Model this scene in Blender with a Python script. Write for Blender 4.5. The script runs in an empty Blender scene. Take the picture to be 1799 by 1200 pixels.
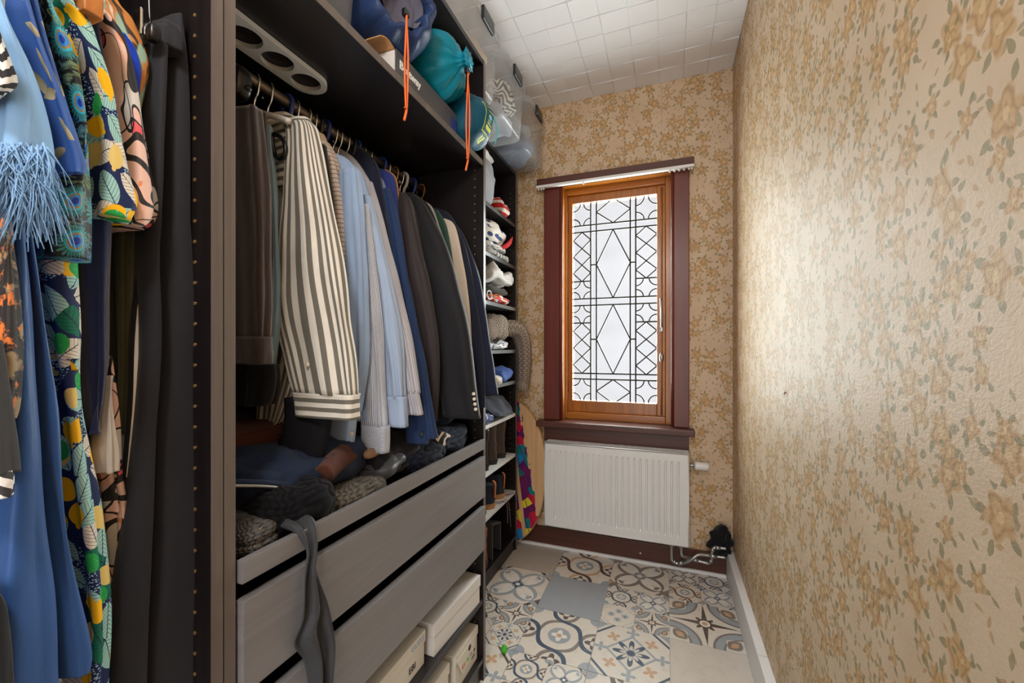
import bpy, bmesh, math, random
from mathutils import Vector, Matrix, noise
R = math.radians
rnd = random.Random(7)
scene = bpy.context.scene
C = scene.collection

# ---------------------------------------------------------------- camera
F_PX, CX, CY, CAM_H = 725.0, 899.5, 610.0, 1.268
YAW = math.atan(270.5 / F_PX)
CA, SA = math.cos(YAW), math.sin(YAW)
cam = bpy.data.cameras.new('camera'); cam_o = bpy.data.objects.new('camera', cam); C.objects.link(cam_o)
cam.sensor_width = 36.0; cam.lens = 36.0 * F_PX / 1799.0
cam.shift_y = 10.0 / 1799.0; cam.clip_start = 0.01
cam_o.location = (0, 0, CAM_H); cam_o.rotation_euler = (R(90), 0, YAW)
scene.camera = cam_o

# ---------------------------------------------------------------- world, lights, exposure
world = bpy.data.worlds.new('world'); scene.world = world; world.use_nodes = True
bg = world.node_tree.nodes['Background']
bg.inputs[0].default_value = (0.97, 0.97, 1.0, 1); bg.inputs[1].default_value = 0.66
scene.view_settings.view_transform = 'Standard'; scene.view_settings.look = 'None'
scene.view_settings.gamma = 1.0; scene.view_settings.exposure = 0.3
scene.view_settings.use_curve_mapping = False
def area(name, loc, rot, sx, sy, e, col, portal=False):
    l = bpy.data.lights.new(name, 'AREA'); l.shape = 'RECTANGLE'; l.size = sx; l.size_y = sy; l.energy = e; l.color = col
    o = bpy.data.objects.new(name, l); C.objects.link(o); o.location = loc; o.rotation_euler = rot
    if portal: l.cycles.is_portal = True
    return o
area('window_portal', (-0.29, 2.77, 1.55), (R(-90), 0, 0), 0.66, 1.5, 1, (1, 1, 1), True)
area('rear_fill', (-0.14, -1.36, 1.10), (R(90), 0, 0), 0.80, 1.95, 16, (1, 0.99, 0.99))  # unseen fill light added behind the camera
area('window_daylight', (-0.30, 2.78, 1.56), (R(-90), 0, 0), 0.54, 1.32, 52, (0.92, 1, 0.95))
pl = bpy.data.lights.new('fill_bulb', 'POINT'); pl.energy = 34; pl.color = (1, 0.98, 0.97); pl.shadow_soft_size = .10  # added fill, mainly to brighten the ceiling
pl_o = bpy.data.objects.new('fill_bulb', pl); C.objects.link(pl_o); pl_o.location = (-0.10, -0.35, 2.30)

# ---------------------------------------------------------------- room measures (metres)
WX, WY, CEIL = 0.345, 2.558, 2.814          # right wall, back wall, ceiling
FRONT, BACKX, FARX = -0.649, -1.229, -0.879  # wardrobe front, wardrobe back, shallow cabinet front
LW = -1.245
def ray(px, py):
    u = (px - CX) / F_PX; v = (CY - py) / F_PX
    return (-SA + u * CA, CA + u * SA, v)
def U(px, py, X=None, Y=None, Z=None):      # photo measurement -> point on a real plane of the room
    d = ray(px, py)
    t = X / d[0] if X is not None else Y / d[1] if Y is not None else (Z - CAM_H) / d[2]
    return Vector((d[0] * t, d[1] * t, CAM_H + d[2] * t))

# ---------------------------------------------------------------- node graphs
class S:
    def __init__(s, g, k): s.g = g; s.k = k
    def __add__(a, b): return a.g.m('ADD', a, b)
    __radd__ = __add__
    def __sub__(a, b): return a.g.m('SUBTRACT', a, b)
    def __rsub__(a, b): return a.g.m('SUBTRACT', b, a)
    def __mul__(a, b): return a.g.m('MULTIPLY', a, b)
    __rmul__ = __mul__
    def __truediv__(a, b): return a.g.m('DIVIDE', a, b)
    def __neg__(a): return a.g.m('MULTIPLY', a, -1.0)
    def __lt__(a, b): return a.g.m('LESS_THAN', a, b)
    def __gt__(a, b): return a.g.m('GREATER_THAN', a, b)
def f1(op): return lambda a: a.g.m(op, a)
ab, sn, cs, fl, fr, sq = f1('ABSOLUTE'), f1('SINE'), f1('COSINE'), f1('FLOOR'), f1('FRACT'), f1('SQRT')
def mn(a, b): return (a if isinstance(a, S) else b).g.m('MINIMUM', a, b)
def mx(a, b): return (a if isinstance(a, S) else b).g.m('MAXIMUM', a, b)
def at2(y, x): return y.g.m('ARCTAN2', y, x)
def ln(x, y): return sq(x * x + y * y)
def inv(a): return 1.0 - a
def srgb(r, g, b):
    def f(c):
        c /= 255.0
        return c / 12.92 if c <= 0.04045 else ((c + 0.055) / 1.055) ** 2.4
    return (f(r), f(g), f(b), 1.0)
class G:
    def __init__(s, name):
        s.mat = bpy.data.materials.new(name); s.mat.use_nodes = True
        s.t = s.mat.node_tree; s.b = s.t.nodes['Principled BSDF']
    def node(s, typ, ins=None, **props):
        n = s.t.nodes.new(typ)
        for k, v in props.items(): setattr(n, k, v)
        for k, v in (ins or {}).items(): s.put(n.inputs[k], v)
        return n
    def put(s, sock, v):
        if isinstance(v, S): s.t.links.new(v.k, sock)
        elif isinstance(v, bpy.types.NodeSocket): s.t.links.new(v, sock)
        else: sock.default_value = v
    def m(s, op, a, b=None):
        n = s.t.nodes.new('ShaderNodeMath'); n.operation = op
        s.put(n.inputs[0], a)
        if b is not None: s.put(n.inputs[1], b)
        return S(s, n.outputs[0])
    def uv(s):
        n = s.node('ShaderNodeUVMap'); sp = s.node('ShaderNodeSeparateXYZ', {0: n.outputs[0]})
        s.uvn = n.outputs[0]
        return S(s, sp.outputs[0]), S(s, sp.outputs[1])
    def obj(s):
        n = s.node('ShaderNodeTexCoord'); s.uvn = n.outputs['Object']
        return n.outputs['Object']
    def vec(s, x, y, z=0.0): return s.node('ShaderNodeCombineXYZ', {0: x, 1: y, 2: z}).outputs[0]
    def noise(s, vec, scale, detail=2.0, rough=0.5, dist=0.0):
        n = s.node('ShaderNodeTexNoise', {'Vector': vec, 'Scale': scale, 'Detail': detail, 'Roughness': rough, 'Distortion': dist})
        return S(s, n.outputs['Fac'])
    def vor(s, vec, scale, rand=1.0):   # nearest cell: local offset and three random numbers
        n = s.node('ShaderNodeTexVoronoi', {'Vector': vec, 'Scale': scale, 'Randomness': rand}, voronoi_dimensions='2D')
        c = s.node('ShaderNodeSeparateColor', {0: n.outputs['Color']})
        sub = s.node('ShaderNodeVectorMath', {0: vec, 1: n.outputs['Position']}, operation='SUBTRACT')
        sp = s.node('ShaderNodeSeparateXYZ', {0: sub.outputs[0]})
        k = scale
        return S(s, sp.outputs[0]) * k, S(s, sp.outputs[1]) * k, S(s, c.outputs[0]), S(s, c.outputs[1]), S(s, c.outputs[2])
    def mix(s, a, b, f):
        n = s.node('ShaderNodeMix', data_type='RGBA', blend_type='MIX')
        s.put(n.inputs[0], f); s.put(n.inputs[6], a); s.put(n.inputs[7], b)
        return n.outputs[2]
    def ramp(s, f, a, b):
        n = s.node('ShaderNodeMapRange', {0: f, 1: a, 2: b, 3: 0.0, 4: 1.0}); n.clamp = True
        return S(s, n.outputs[0])
    def out(s, col, rough=0.6, bump=None, bstr=0.3, bdist=0.005, **kw):
        s.put(s.b.inputs['Base Color'], col); s.put(s.b.inputs['Roughness'], rough)
        for k, v in kw.items(): s.put(s.b.inputs[k.replace('_', ' ')], v)
        if bump is not None:
            n = s.node('ShaderNodeBump', {'Strength': bstr, 'Distance': bdist, 'Height': bump})
            s.t.links.new(n.outputs[0], s.b.inputs['Normal'])
        return s.mat
def rot(x, y, a):
    if isinstance(a, S): c, s_ = cs(a), sn(a)
    else: c, s_ = math.cos(a), math.sin(a)
    return x * c + y * s_, y * c - x * s_

def plain(name, rgb, rough=0.5, metal=0.0, var=0.08, scale=6.0, bump=0.0, spec=0.5):
    g = G(name); o = g.obj(); n = g.noise(o, scale, 3)
    c = srgb(*rgb); d = tuple(v * (1 - 2.5 * var) for v in c[:3]) + (1,)
    return g.out(g.mix(c, d, n), rough, n if bump else None, bump, Metallic=metal, Specular_IOR_Level=spec)
def woodmat(name, ca, cb, rough=0.4, axis=2, freq=60.0, spec=0.5):
    g = G(name); o = g.obj()
    sc = [freq, freq, freq]; sc[axis] = freq * 0.045
    mp = g.node('ShaderNodeMapping', {'Vector': o, 'Scale': sc})
    n = g.noise(mp.outputs[0], 1.0, 4, 0.6, 0.6)
    return g.out(g.mix(srgb(*ca), srgb(*cb), g.ramp(n, 0.3, 0.7)), rough, n, 0.06, Specular_IOR_Level=spec)
def fabric(name, rgb, rough=0.85, sheen=0.15, wr=0.25, rib=None, fuzz=0.0):
    g = G(name); x, y = g.uv(); v = g.vec(x, y * 0.35)
    n = g.noise(v, 22, 4, 0.55); w = g.noise(g.uvn, 420, 1)
    c = srgb(*rgb); d = tuple(q * 0.72 for q in c[:3]) + (1,)
    col = g.mix(c, d, n)
    h = n + w * 0.03
    if rib:
        k = ab(sn((x if rib > 0 else y) * abs(rib) * math.pi)); h = h * 0.4 + k * 0.5
        col = g.mix(tuple(q * 0.45 for q in c[:3]) + (1,), col, g.ramp(k, 0.0, 0.5))
    if fuzz:
        z = g.noise(g.uvn, 160, 4, 0.8); h = h + z * fuzz
        col = g.mix(col, tuple(min(1, q * 1.7 + .002) for q in c[:3]) + (1,), g.ramp(z, .5, .75))
    return g.out(col, rough, h, wr, 0.012, Sheen_Weight=sheen, Specular_IOR_Level=0.2)
def stripes(name, ca, cb, period, duty=0.5, axis='x', rough=0.8, wr=0.25, cc=None, soft=0.0):
    g = G(name); x, y = g.uv(); n = g.noise(g.vec(x, y * .35), 22, 4, .55)
    q = fr((x if axis == 'x' else y) / period + (n * 0.05))
    m_ = q < duty
    col = g.mix(srgb(*cb), srgb(*ca), m_)
    if cc: col = g.mix(col, srgb(*cc), fr(y / period) < duty * .6)
    col = g.mix(col, (0.02, 0.02, 0.02, 1), g.ramp(n, .45, .95) * .35)
    return g.out(col, rough, n, wr, 0.012, Sheen_Weight=.1, Specular_IOR_Level=0.2)

# wallpaper: bouquets of ochre roses with grey-green leaves, uv in metres
def wallpaper(name):
    g = G(name); x, y = g.uv()
    base = g.mix(srgb(210, 186, 158), srgb(200, 173, 143), g.ramp(g.noise(g.uvn, 7, 4), .35, .7))
    wv = g.node('ShaderNodeVectorMath', {0: g.uvn, 1: g.vec((g.noise(g.uvn, 40, 2) - .5) * .008, (g.noise(g.uvn, 47, 2) - .5) * .010)}, operation='ADD').outputs[0]
    col = base; height = g.noise(g.uvn, 150, 4, .65)
    # trailing sprigs of small leaves
    for k, keepv in ((34.0, .35), (26.0, .55)):
        dx, dy, r1, r2, r3 = g.vor(wv, k, 1.0)
        px, py = rot(dx, dy, r1 * 3.1 + .2)
        col = g.mix(col, g.mix(srgb(142, 130, 96), srgb(176, 140, 92), r2 > .45), (ab(py) * 3.2 + px * px * 5.0 < .36) * (r3 > keepv) * .7)
    for (k, rad, petals, thr) in ((11.5, .33, 5, .15), (17.0, .27, 4, .45)):
        off = g.node('ShaderNodeVectorMath', {0: wv, 1: (.37 * petals, .21 * petals, 0)}, operation='ADD').outputs[0]
        dx, dy, r1, r2, r3 = g.vor(off, k, .8); dy = dy * .85
        r = ln(dx, dy); th = at2(dy, dx) + r1 * 6.28; keep = r3 > thr; lf = None
        for q in range(5):
            px, py = rot(dx, dy, r2 * 6.28 + q * 1.25)
            px = px - rad * (1.02 + .22 * (q % 2))
            le = (ab(py) * 2.0 + px * px * 9.0 < .12)
            lf = le if lf is None else mx(lf, le)
        col = g.mix(col, g.mix(srgb(124, 118, 88), srgb(148, 134, 96), g.noise(g.uvn, 60, 2)), lf * keep * .8)
        pet = g.ramp(rad * (.84 + .16 * cs(th * petals)) - r, -.01, .05)
        tone = g.mix(srgb(166, 126, 78), srgb(194, 156, 108), g.ramp(ab(sn(r * 17.0 + sn(th * 3.0))), .1, .9))
        col = g.mix(col, tone, pet * keep * .85)
        col = g.mix(col, srgb(214, 186, 140), (r < rad * .2) * keep * .7)
    col = g.mix(col, srgb(150, 120, 90), (ab(fr((x - .505) / .53 + .5) - .5) < .0035) * .35)
    return g.out(col, 0.52, height, .30, .004, Specular_IOR_Level=.22)

# floor tile prints, uv 0..1 on each tile
CREAM, BLUEG, NAVY, BROWN, TAUPE, TAN, WHITE = (222, 214, 202), (158, 166, 173), (62, 80, 102), (92, 78, 72), (134, 124, 116), (203, 164, 128), (232, 227, 218)
def tile(name, kind, pal):
    a, b, c = [srgb(*p) for p in pal]
    g = G(name); u, v = g.uv(); x = u * 2.0 - 1.0; y = v * 2.0 - 1.0
    ax, ay = ab(x), ab(y); r = ln(x, y); th = at2(y, x)
    cream = srgb(*CREAM); white = srgb(*WHITE); tan = srgb(*TAN); col = cream
    def put(cc, m_):
        nonlocal col
        col = g.mix(col, cc, m_)
    def band(d, w): return ab(d) < w
    if kind == 'plain':
        col = g.mix(a, b, g.noise(g.uvn, 5, 3))
    elif kind == 'wave':
        p, q = rot(x, y, math.pi / 4)
        put(b, band(q - (.50 + .13 * cs(p * 4.4)), .06)); put(b, band(q + (.50 + .13 * cs(p * 4.4)), .06))
        put(a, band(p - (.50 + .15 * cs(q * 4.4)), .07)); put(a, band(p + (.50 + .15 * cs(q * 4.4)), .07))
        put(cream, r < .36); put(srgb(*BLUEG), r < .33)
        put(white, r < .24 * (.74 + .26 * cs(th * 4.0))); put(tan, r < .08)
        ex = ln(ax - 1.0, y); et = at2(y, ax - 1.0); ey = ln(x, ay - 1.0); e2 = at2(ay - 1.0, x)
        for d, t_ in ((ex, et), (ey, e2)):
            put(c, d < .26 * (.74 + .26 * cs(t_ * 4.0))); put(cream, d < .10)
        put(srgb(*BLUEG), ln(ax - 1.0, ay - 1.0) < .26)
    elif kind == 'heart':
        put(c, ax + ay > 1.55); put(tan, (ax + ay > 1.62) * (x * y > 0) * (ax > ay)); put(white, (ax + ay > 1.72) * (ax < ay))
        # four outlined teardrops on the diagonals, pointed at the centre
        p, q = rot(x, y, math.pi / 4); w1 = mn(ab(p), ab(q)); w2 = mx(ab(p), ab(q))
        w1 = ab(w1); tear = w1 - .70 * sq(mx(w2 - .10, 0.0) * mx(1.02 - w2, 0.0)) * .98
        put(a, tear < .085); put(white, tear < -.055)
        put(a, (w1 < .10 * (w2 - .60)) * (w2 > .60) * (w2 < .92)); put(a, (ln(w1 - .05, w2 - .86) < .07))
        put(a, ln(ax, ay) < .22); put(b, sq(ax) + sq(ay) < .62); put(white, r < .085)
    elif kind == 'star':
        d = ln(ax - 1.0, ay - 1.0)
        put(srgb(*BLUEG), band(d - .70, .12)); put(a, band(d - .83, .035)); put(a, band(d - .56, .03))
        p, q = rot(ax - .72, ay - .72, -math.pi / 4)
        put(cream, p * p * 4.0 + ab(q) < .24); put(a, p * p * 3.0 + ab(q) < .20); put(tan, p * p * 4.0 + ab(q) < .09)
        put(c, ay < .10 * (1.0 - ax)); put(c, ax < .10 * (1.0 - ay))
        put(c, r < .34 * (.78 + .22 * cs(th * 8.0))); put(white, r < .15); put(tan, r < .08)
    elif kind == 'diamond':
        put(a, band(ax + ay - .66, .045))
        put(b, (r < .46 * ab(cs(th * 4.0)) + .04)); put(white, (r < .30 * ab(cs(th * 4.0))) * (r > .12) * .8); put(b, r < .07)
        for (ox, oy) in ((.82, 0.), (0., .82), (.52, .52)):
            p, q = ax - ox, ay - oy; d = ln(p, q); t_ = at2(q, p)
            put(srgb(*BLUEG) if ox != .52 else tan, d < .17 * ab(cs(t_ * 2.0 + (0. if ox != .52 else .78))) + .02)
        put(b, band(ax + ay - 1.55, .05)); put(srgb(*BLUEG), ax + ay > 1.72)
    elif kind == 'four':
        p, q = rot(x, y, math.pi / 4); p = ab(p) - .30; q = ab(q) - .30; d = ln(p, q); t_ = at2(q, p)
        put(a, (d < .25 * (.35 + .65 * ab(cs(t_ * 4.0)))) * (d > .03)); put(b, d < .05)
        put(c, band(ax + ay - 1.35, .03) * (fr(th * 5.0) < .4)); put(srgb(*BLUEG), (ax + ay > 1.6) * .6)
    n = g.noise(g.uvn, 9, 5, .65)
    col = g.mix(col, srgb(170, 158, 146), g.ramp(n, .52, .8) * .45)
    dirt = g.noise(g.uvn, 3.1, 6, .75); col = g.mix(col, srgb(70, 66, 62), g.ramp(dirt, .66, .74) * .5)
    return g.out(col, 0.38, n, .03, Specular_IOR_Level=.45)

# clothing prints, uv in metres
def lens(x, y, a, b): return ab(y) / b + (x * x) / (a * a) < 1.0
def print_lemon(name):
    g = G(name); x, y = g.uv(); col = srgb(30, 42, 84)
    dots = g.vor(g.uvn, 260, .9); col = g.mix(col, srgb(170, 205, 220), (ln(dots[0] * .6, dots[1]) < .2) * (g.noise(g.uvn, 18, 1) > .56))
    for k, sel in ((27.0, 0), (26.0, 1), (22.0, 2)):
        off = g.node('ShaderNodeVectorMath', {0: g.uvn, 1: (sel * .37, sel * .61, 0)}, operation='ADD').outputs[0]
        dx, dy, r1, r2, r3 = g.vor(off, k, .8); p, q = rot(dx, dy, r1 * 6.28)
        if sel == 0:   # leaves with veins
            lf = lens(p, q, .72, .40); vein = mx(ab(q) < .015, fr((p + ab(q) * .8) * 7.0) < .12)
            c = g.mix(srgb(160, 205, 198), srgb(222, 214, 200), r2 > .55); c = g.mix(c, srgb(18, 110, 84), r2 > .85)
            col = g.mix(col, g.mix(c, srgb(28, 40, 70), vein), lf)
        elif sel == 1:  # lemons
            r = ln(p * .8, q); tip = ln(p - .42, q) < .09
            col = g.mix(col, g.mix(srgb(246, 186, 20), srgb(226, 198, 118), r3 > .8), mx(r < .32, tip) * (r2 > .42))
        else:           # green fruit
            col = g.mix(col, g.mix(srgb(40, 160, 78), srgb(120, 200, 120), g.noise(g.uvn, 300, 1) > .68), (ln(p, q * 1.2) < .28) * (r2 > .72))
    n = g.noise(g.vec(x, y * .3), 20, 3)
    return g.out(col, .7, n, .3, .012, Specular_IOR_Level=.25)
def print_peacock(name):
    g = G(name); x, y = g.uv(); col = srgb(16, 17, 20)
    nz = g.noise(g.uvn, 6, 3); w = g.noise(g.vec(x * .35 + nz * .2, y), 70, 3, .6)
    hue = g.noise(g.uvn, 11, 2)
    fe = g.mix(srgb(30, 110, 150), srgb(110, 130, 80), g.ramp(hue, .42, .62))
    col = g.mix(col, fe, g.ramp(ab(w - .5), .06, .015) * (g.noise(g.uvn, 12, 2) > .46))
    dx, dy, r1, r2, r3 = g.vor(g.uvn, 19.0, .5); p, q = rot(dx, dy, r1 * .9)
    d = ln(p, q * 1.35); on = r3 > .12; ang = at2(q, p)
    halo = (d < .46 + .05 * sn(ang * 26.0))
    col = g.mix(col, g.mix(srgb(24, 120, 150), srgb(70, 150, 120), sn(ang * 30.0) > .2), halo * on * (ab(sn(ang * 15.0)) > .35))
    for rad, c in ((.30, (40, 170, 190)), (.24, (160, 120, 50)), (.19, (40, 130, 200)), (.11, (20, 50, 150))):
        col = g.mix(col, srgb(*c), (d < rad) * on)
    return g.out(col, .6, g.noise(g.vec(x, y * .3), 20, 3), .3, .012)
def print_abstract(name):
    g = G(name); x, y = g.uv(); n1 = g.noise(g.uvn, 13, 0, .5, .6); n2 = g.noise(g.vec(x + 3.1, y), 11, 0, .5, .8); n3 = g.noise(g.vec(x, y + 5.2), 16, 0)
    col = srgb(230, 188, 172)
    col = g.mix(col, srgb(206, 200, 192), n2 > .56); col = g.mix(col, srgb(226, 92, 98), (n3 > .66)); col = g.mix(col, srgb(226, 140, 96), (n3 < .30))
    blk = srgb(34, 32, 36)
    col = g.mix(col, blk, ab(n2 - .56) < .016); col = g.mix(col, blk, ab(n3 - .66) < .012); col = g.mix(col, blk, (n1 > .60)); col = g.mix(col, srgb(225, 190, 178), n1 > .73)
    col = g.mix(col, blk, ab(n1 - .43) < .012)
    return g.out(col, .65, g.noise(g.vec(x, y * .3), 20, 3), .3, .012)
def print_leafblue(name):
    g = G(name); x, y = g.uv(); col = g.mix(srgb(62, 104, 176), srgb(40, 74, 138), g.noise(g.vec(x, y * .3), 14, 3))
    dx, dy, r1, r2, r3 = g.vor(g.uvn, 30, .9); p, q = rot(dx, dy, r1 * 6.28)
    c = g.mix(srgb(188, 176, 140), srgb(128, 116, 84), g.ramp(q, -.15, .15))
    col = g.mix(col, c, lens(p, q, .52, .17) * (r3 > .12))
    return g.out(col, .55, g.noise(g.vec(x, y * .3), 20, 3), .3, .012)
def print_darkfloral(name):
    g = G(name); x, y = g.uv(); n = g.noise(g.uvn, 62, 4, .6, .5); m_ = g.noise(g.vec(x + 2, y), 48, 3, .6, .4)
    col = g.mix(srgb(34, 28, 26), srgb(150, 128, 96), g.ramp(m_, .52, .6)); col = g.mix(col, srgb(208, 112, 44), g.ramp(n, .57, .62)); col = g.mix(col, srgb(196, 140, 110), g.ramp(n, .68, .72))
    return g.out(col, .7, m_, .2)
def print_brush(name):
    g = G(name); x, y = g.uv(); n = g.noise(g.vec(x * 1.0, y * .25), 75, 2, .5, 1.2); m_ = g.noise(g.vec(x + 1, y * .25), 60, 2, .5, 1.0)
    col = g.mix(srgb(46, 38, 30), srgb(190, 124, 58), g.ramp(n, .44, .5)); col = g.mix(col, srgb(142, 176, 154), g.ramp(m_, .52, .56)); col = g.mix(col, srgb(222, 206, 186), g.ramp(n, .64, .68))
    return g.out(col, .5, n, .1)
def print_zig(name, ca=(228, 226, 222), cb=(20, 20, 22), k=36.0):
    g = G(name); x, y = g.uv(); z = fr(y * k + ab(fr(x * 14.0) - .5) * 2.2)
    return g.out(g.mix(srgb(*cb), srgb(*ca), z < .5), .8, g.noise(g.uvn, 90, 2), .3, .006)
def print_scraps(name, base, cols, k=26.0):
    g = G(name); x, y = g.uv(); col = srgb(*base)
    for i, c in enumerate(cols):
        n = g.noise(g.vec(x + i * 3.7, y + i * 1.3), k, 1, .5, .5); col = g.mix(col, srgb(*c), n > .57)
    return g.out(col, .8, g.noise(g.uvn, 30, 3), .4, .01)
def print_dots(name):
    g = G(name); x, y = g.uv(); dx, dy, a, b, c = g.vor(g.uvn, 15, .35)
    return g.out(g.mix(srgb(222, 216, 206), srgb(38, 58, 118), ln(dx, dy) < .30), .85, g.noise(g.uvn, 24, 3), .4, .012)
def knit(name, rgb, k=70.0, gold=False):
    g = G(name); x, y = g.uv(); z = ab(sn(x * k * 3.14 + sn(y * k * 3.14) * .8)); w = ab(sn(y * k * 3.14))
    h = z * .6 + w * .4; c = srgb(*rgb)
    col = g.mix(tuple(v * .35 for v in c[:3]) + (1,), c, g.ramp(h, .2, .85))
    if gold: col = g.mix(col, srgb(200, 160, 80), (g.noise(g.uvn, 240, 2) > .66))
    return g.out(col, .9, h, .6, .008, Sheen_Weight=.04, Specular_IOR_Level=.12)
def print_board(name):
    g = G(name); x, y = g.uv()
    mp = g.vec(x * 40.0, y * 2.0); grain = g.noise(mp, 1.0, 3, .6, .5)
    col = g.mix(srgb(222, 184, 140), srgb(204, 160, 112), g.ramp(grain, .3, .7))
    dx, dy, r1, r2, r3 = g.vor(g.uvn, 17, 1.0); pc = srgb(110, 28, 90)
    pc = g.mix(pc, srgb(196, 28, 60), r1 > .28); pc = g.mix(pc, srgb(20, 120, 130), r1 > .45); pc = g.mix(pc, srgb(30, 130, 190), r1 > .60); pc = g.mix(pc, srgb(222, 206, 50), r1 > .76); pc = g.mix(pc, srgb(84, 26, 100), r1 > .86)
    pc = g.mix(pc, srgb(70, 24, 90), ab(fr((x + y * .4) * 22.0) - .5) < .05)
    drip = .018 * ab(sn(x * 110.0)) + .05 * g.noise(g.uvn, 24, 1)
    edge = x - (.205 - y * .19) + drip
    col = g.mix(col, pc, (edge < 0.0) * (ab(x - .08 + (y * .15)) > .012))
    return g.out(col, .35, None)

# ---------------------------------------------------------------- mesh helpers: geo = (verts, faces, loop uvs or None)
def J(*gs):
    V, F, T = [], [], []
    for v, f, t in gs:
        o = len(V); V += v; F += [tuple(i + o for i in q) for q in f]
        T += t if t else [(0.0, 0.0)] * sum(len(q) for q in f)
    return V, F, T
def xf(g, m): return [m @ Vector(v) for v in g[0]], g[1], g[2]
def place(x, y, z, rz=0.0, rx=0.0, ry=0.0):
    return Matrix.Translation((x, y, z)) @ Matrix.Rotation(rz, 4, 'Z') @ Matrix.Rotation(ry, 4, 'Y') @ Matrix.Rotation(rx, 4, 'X')
def box(x0, x1, y0, y1, z0, z1, bev=0.0):
    bm = bmesh.new(); bmesh.ops.create_cube(bm, size=1.0)
    for v in bm.verts: v.co = Vector(((x0 + x1) / 2 + v.co.x * (x1 - x0), (y0 + y1) / 2 + v.co.y * (y1 - y0), (z0 + z1) / 2 + v.co.z * (z1 - z0)))
    if bev: bmesh.ops.bevel(bm, geom=list(bm.edges), offset=bev, segments=2, affect='EDGES', profile=.6)
    bm.verts.index_update()
    g = ([v.co.copy() for v in bm.verts], [tuple(v.index for v in f.verts) for f in bm.faces], None); bm.free(); return g
def uvbox(g, ax=(1, 2)):   # planar uv in metres
    t = [(g[0][i][ax[0]], g[0][i][ax[1]]) for f in g[1] for i in f]
    return g[0], g[1], t
def cat(P, n):             # Catmull-Rom through tuples of numbers
    out = []; m = len(P)
    for k in range(n):
        s = k / (n - 1) * (m - 1); i = min(int(s), m - 2); t = s - i
        a, b, c, d = P[max(i - 1, 0)], P[i], P[i + 1], P[min(i + 2, m - 1)]
        out.append(tuple(.5 * (2 * b[j] + (c[j] - a[j]) * t + (2 * a[j] - 5 * b[j] + 4 * c[j] - d[j]) * t * t + (3 * b[j] - a[j] - 3 * c[j] + d[j]) * t ** 3) for j in range(len(b))))
    return out
def loft(secs, rings=26, n=44, p=.7, amp=(.0, .012), k=7, seed=0, caps=True, uvs=None, wr=.006):
    """closed tube of cloth through sections (cx,cy,cz,half_x,half_y[,yaw]) with folds that deepen downwards"""
    r_ = random.Random(seed); ph = [r_.uniform(0, 6.28) for _ in range(6)]
    secs = [tuple(s) + ((0.0,) if len(s) == 5 else ()) for s in secs]
    S_ = cat(secs, rings); V, F, T = [], [], []; um = uvs or 4.0 * max(s[3] for s in secs); L = 0.0; vs = []
    for i, (cx, cy, cz, hw, ht, yw) in enumerate(S_):
        if i: L += (Vector(S_[i][:3]) - Vector(S_[i - 1][:3])).length
        vs.append(-L); t = i / (rings - 1); A = amp[0] + (amp[1] - amp[0]) * t
        hw = max(hw, .002); ht = max(ht, .002)
        for j in range(n):
            a = math.pi + 2 * math.pi * j / n; c, s = math.cos(a), math.sin(a)
            x = hw * math.copysign(abs(c) ** p, c); y = ht * math.copysign(abs(s) ** p, s)
            w = A * (.6 * math.sin(k * a + ph[0] + t * .8) + .4 * math.sin((k * 1.7 // 1) * a + ph[1] - t * 1.3) + .35 * noise.noise((c * 2 + ph[2], s * 2 + ph[3], t * 3.0)))
            w += wr * min(1.0, t * 6) * noise.noise((cx * 9 + x * 16 + ph[4], y * 16 + cy * 9, cz * 7 + x * 9 + ph[5])) if wr else 0.0
            q = math.hypot(c / hw, s / ht); x += w * (c / hw) / q; y += w * (s / ht) / q
            V.append(Vector((cx + x * math.cos(yw) - y * math.sin(yw), cy + x * math.sin(yw) + y * math.cos(yw), cz)))
    for i in range(rings - 1):
        for j in range(n):
            j2 = (j + 1) % n
            F.append((i * n + j, (i + 1) * n + j, (i + 1) * n + j2, i * n + j2))
            u0, u1 = j / n * um, (j + 1) / n * um
            T += [(u0, vs[i]), (u0, vs[i + 1]), (u1, vs[i + 1]), (u1, vs[i])]
    if caps:
        for i, rev in ((0, False), (rings - 1, True)):
            q = [i * n + j for j in range(n)]
            if rev: q = q[::-1]
            F.append(tuple(q)); T += [(V[a].x, V[a].y) for a in q]
    return V, F, T
def tube(path, r, n=8, sm=0, closed=False):
    P = [tuple(p) for p in path]
    if sm: P = cat(P, sm)
    P = [Vector(p) for p in P]; m = len(P); V, F, T = [], [], []; up = None
    for i, p in enumerate(P):
        d = (P[(i + 1) % m] - P[i - 1]) if closed else (P[min(i + 1, m - 1)] - P[max(i - 1, 0)])
        d.normalize()
        if up is None: up = Vector((0, 0, 1)) if abs(d.z) < .9 else Vector((1, 0, 0))
        e = d.cross(up); e = e.normalized() if e.length > 1e-6 else Vector((1, 0, 0)); up = e.cross(d).normalized()
        rr = r[min(i, len(r) - 1)] if isinstance(r, (list, tuple)) else r
        for j in range(n):
            a = 2 * math.pi * j / n; V.append(p + (e * math.cos(a) + up * math.sin(a)) * rr)
    for i in range(m if closed else m - 1):
        i2 = (i + 1) % m
        for j in range(n):
            j2 = (j + 1) % n; F.append((i * n + j, i * n + j2, i2 * n + j2, i2 * n + j)); T += [(j / n * .1, i * .02), ((j + 1) / n * .1, i * .02), ((j + 1) / n * .1, i * .02 + .02), (j / n * .1, i * .02 + .02)]
    if not closed:
        F.append(tuple(range(n))[::-1]); F.append(tuple((m - 1) * n + j for j in range(n))); T += [(0, 0)] * (2 * n)
    return V, F, T
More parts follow.
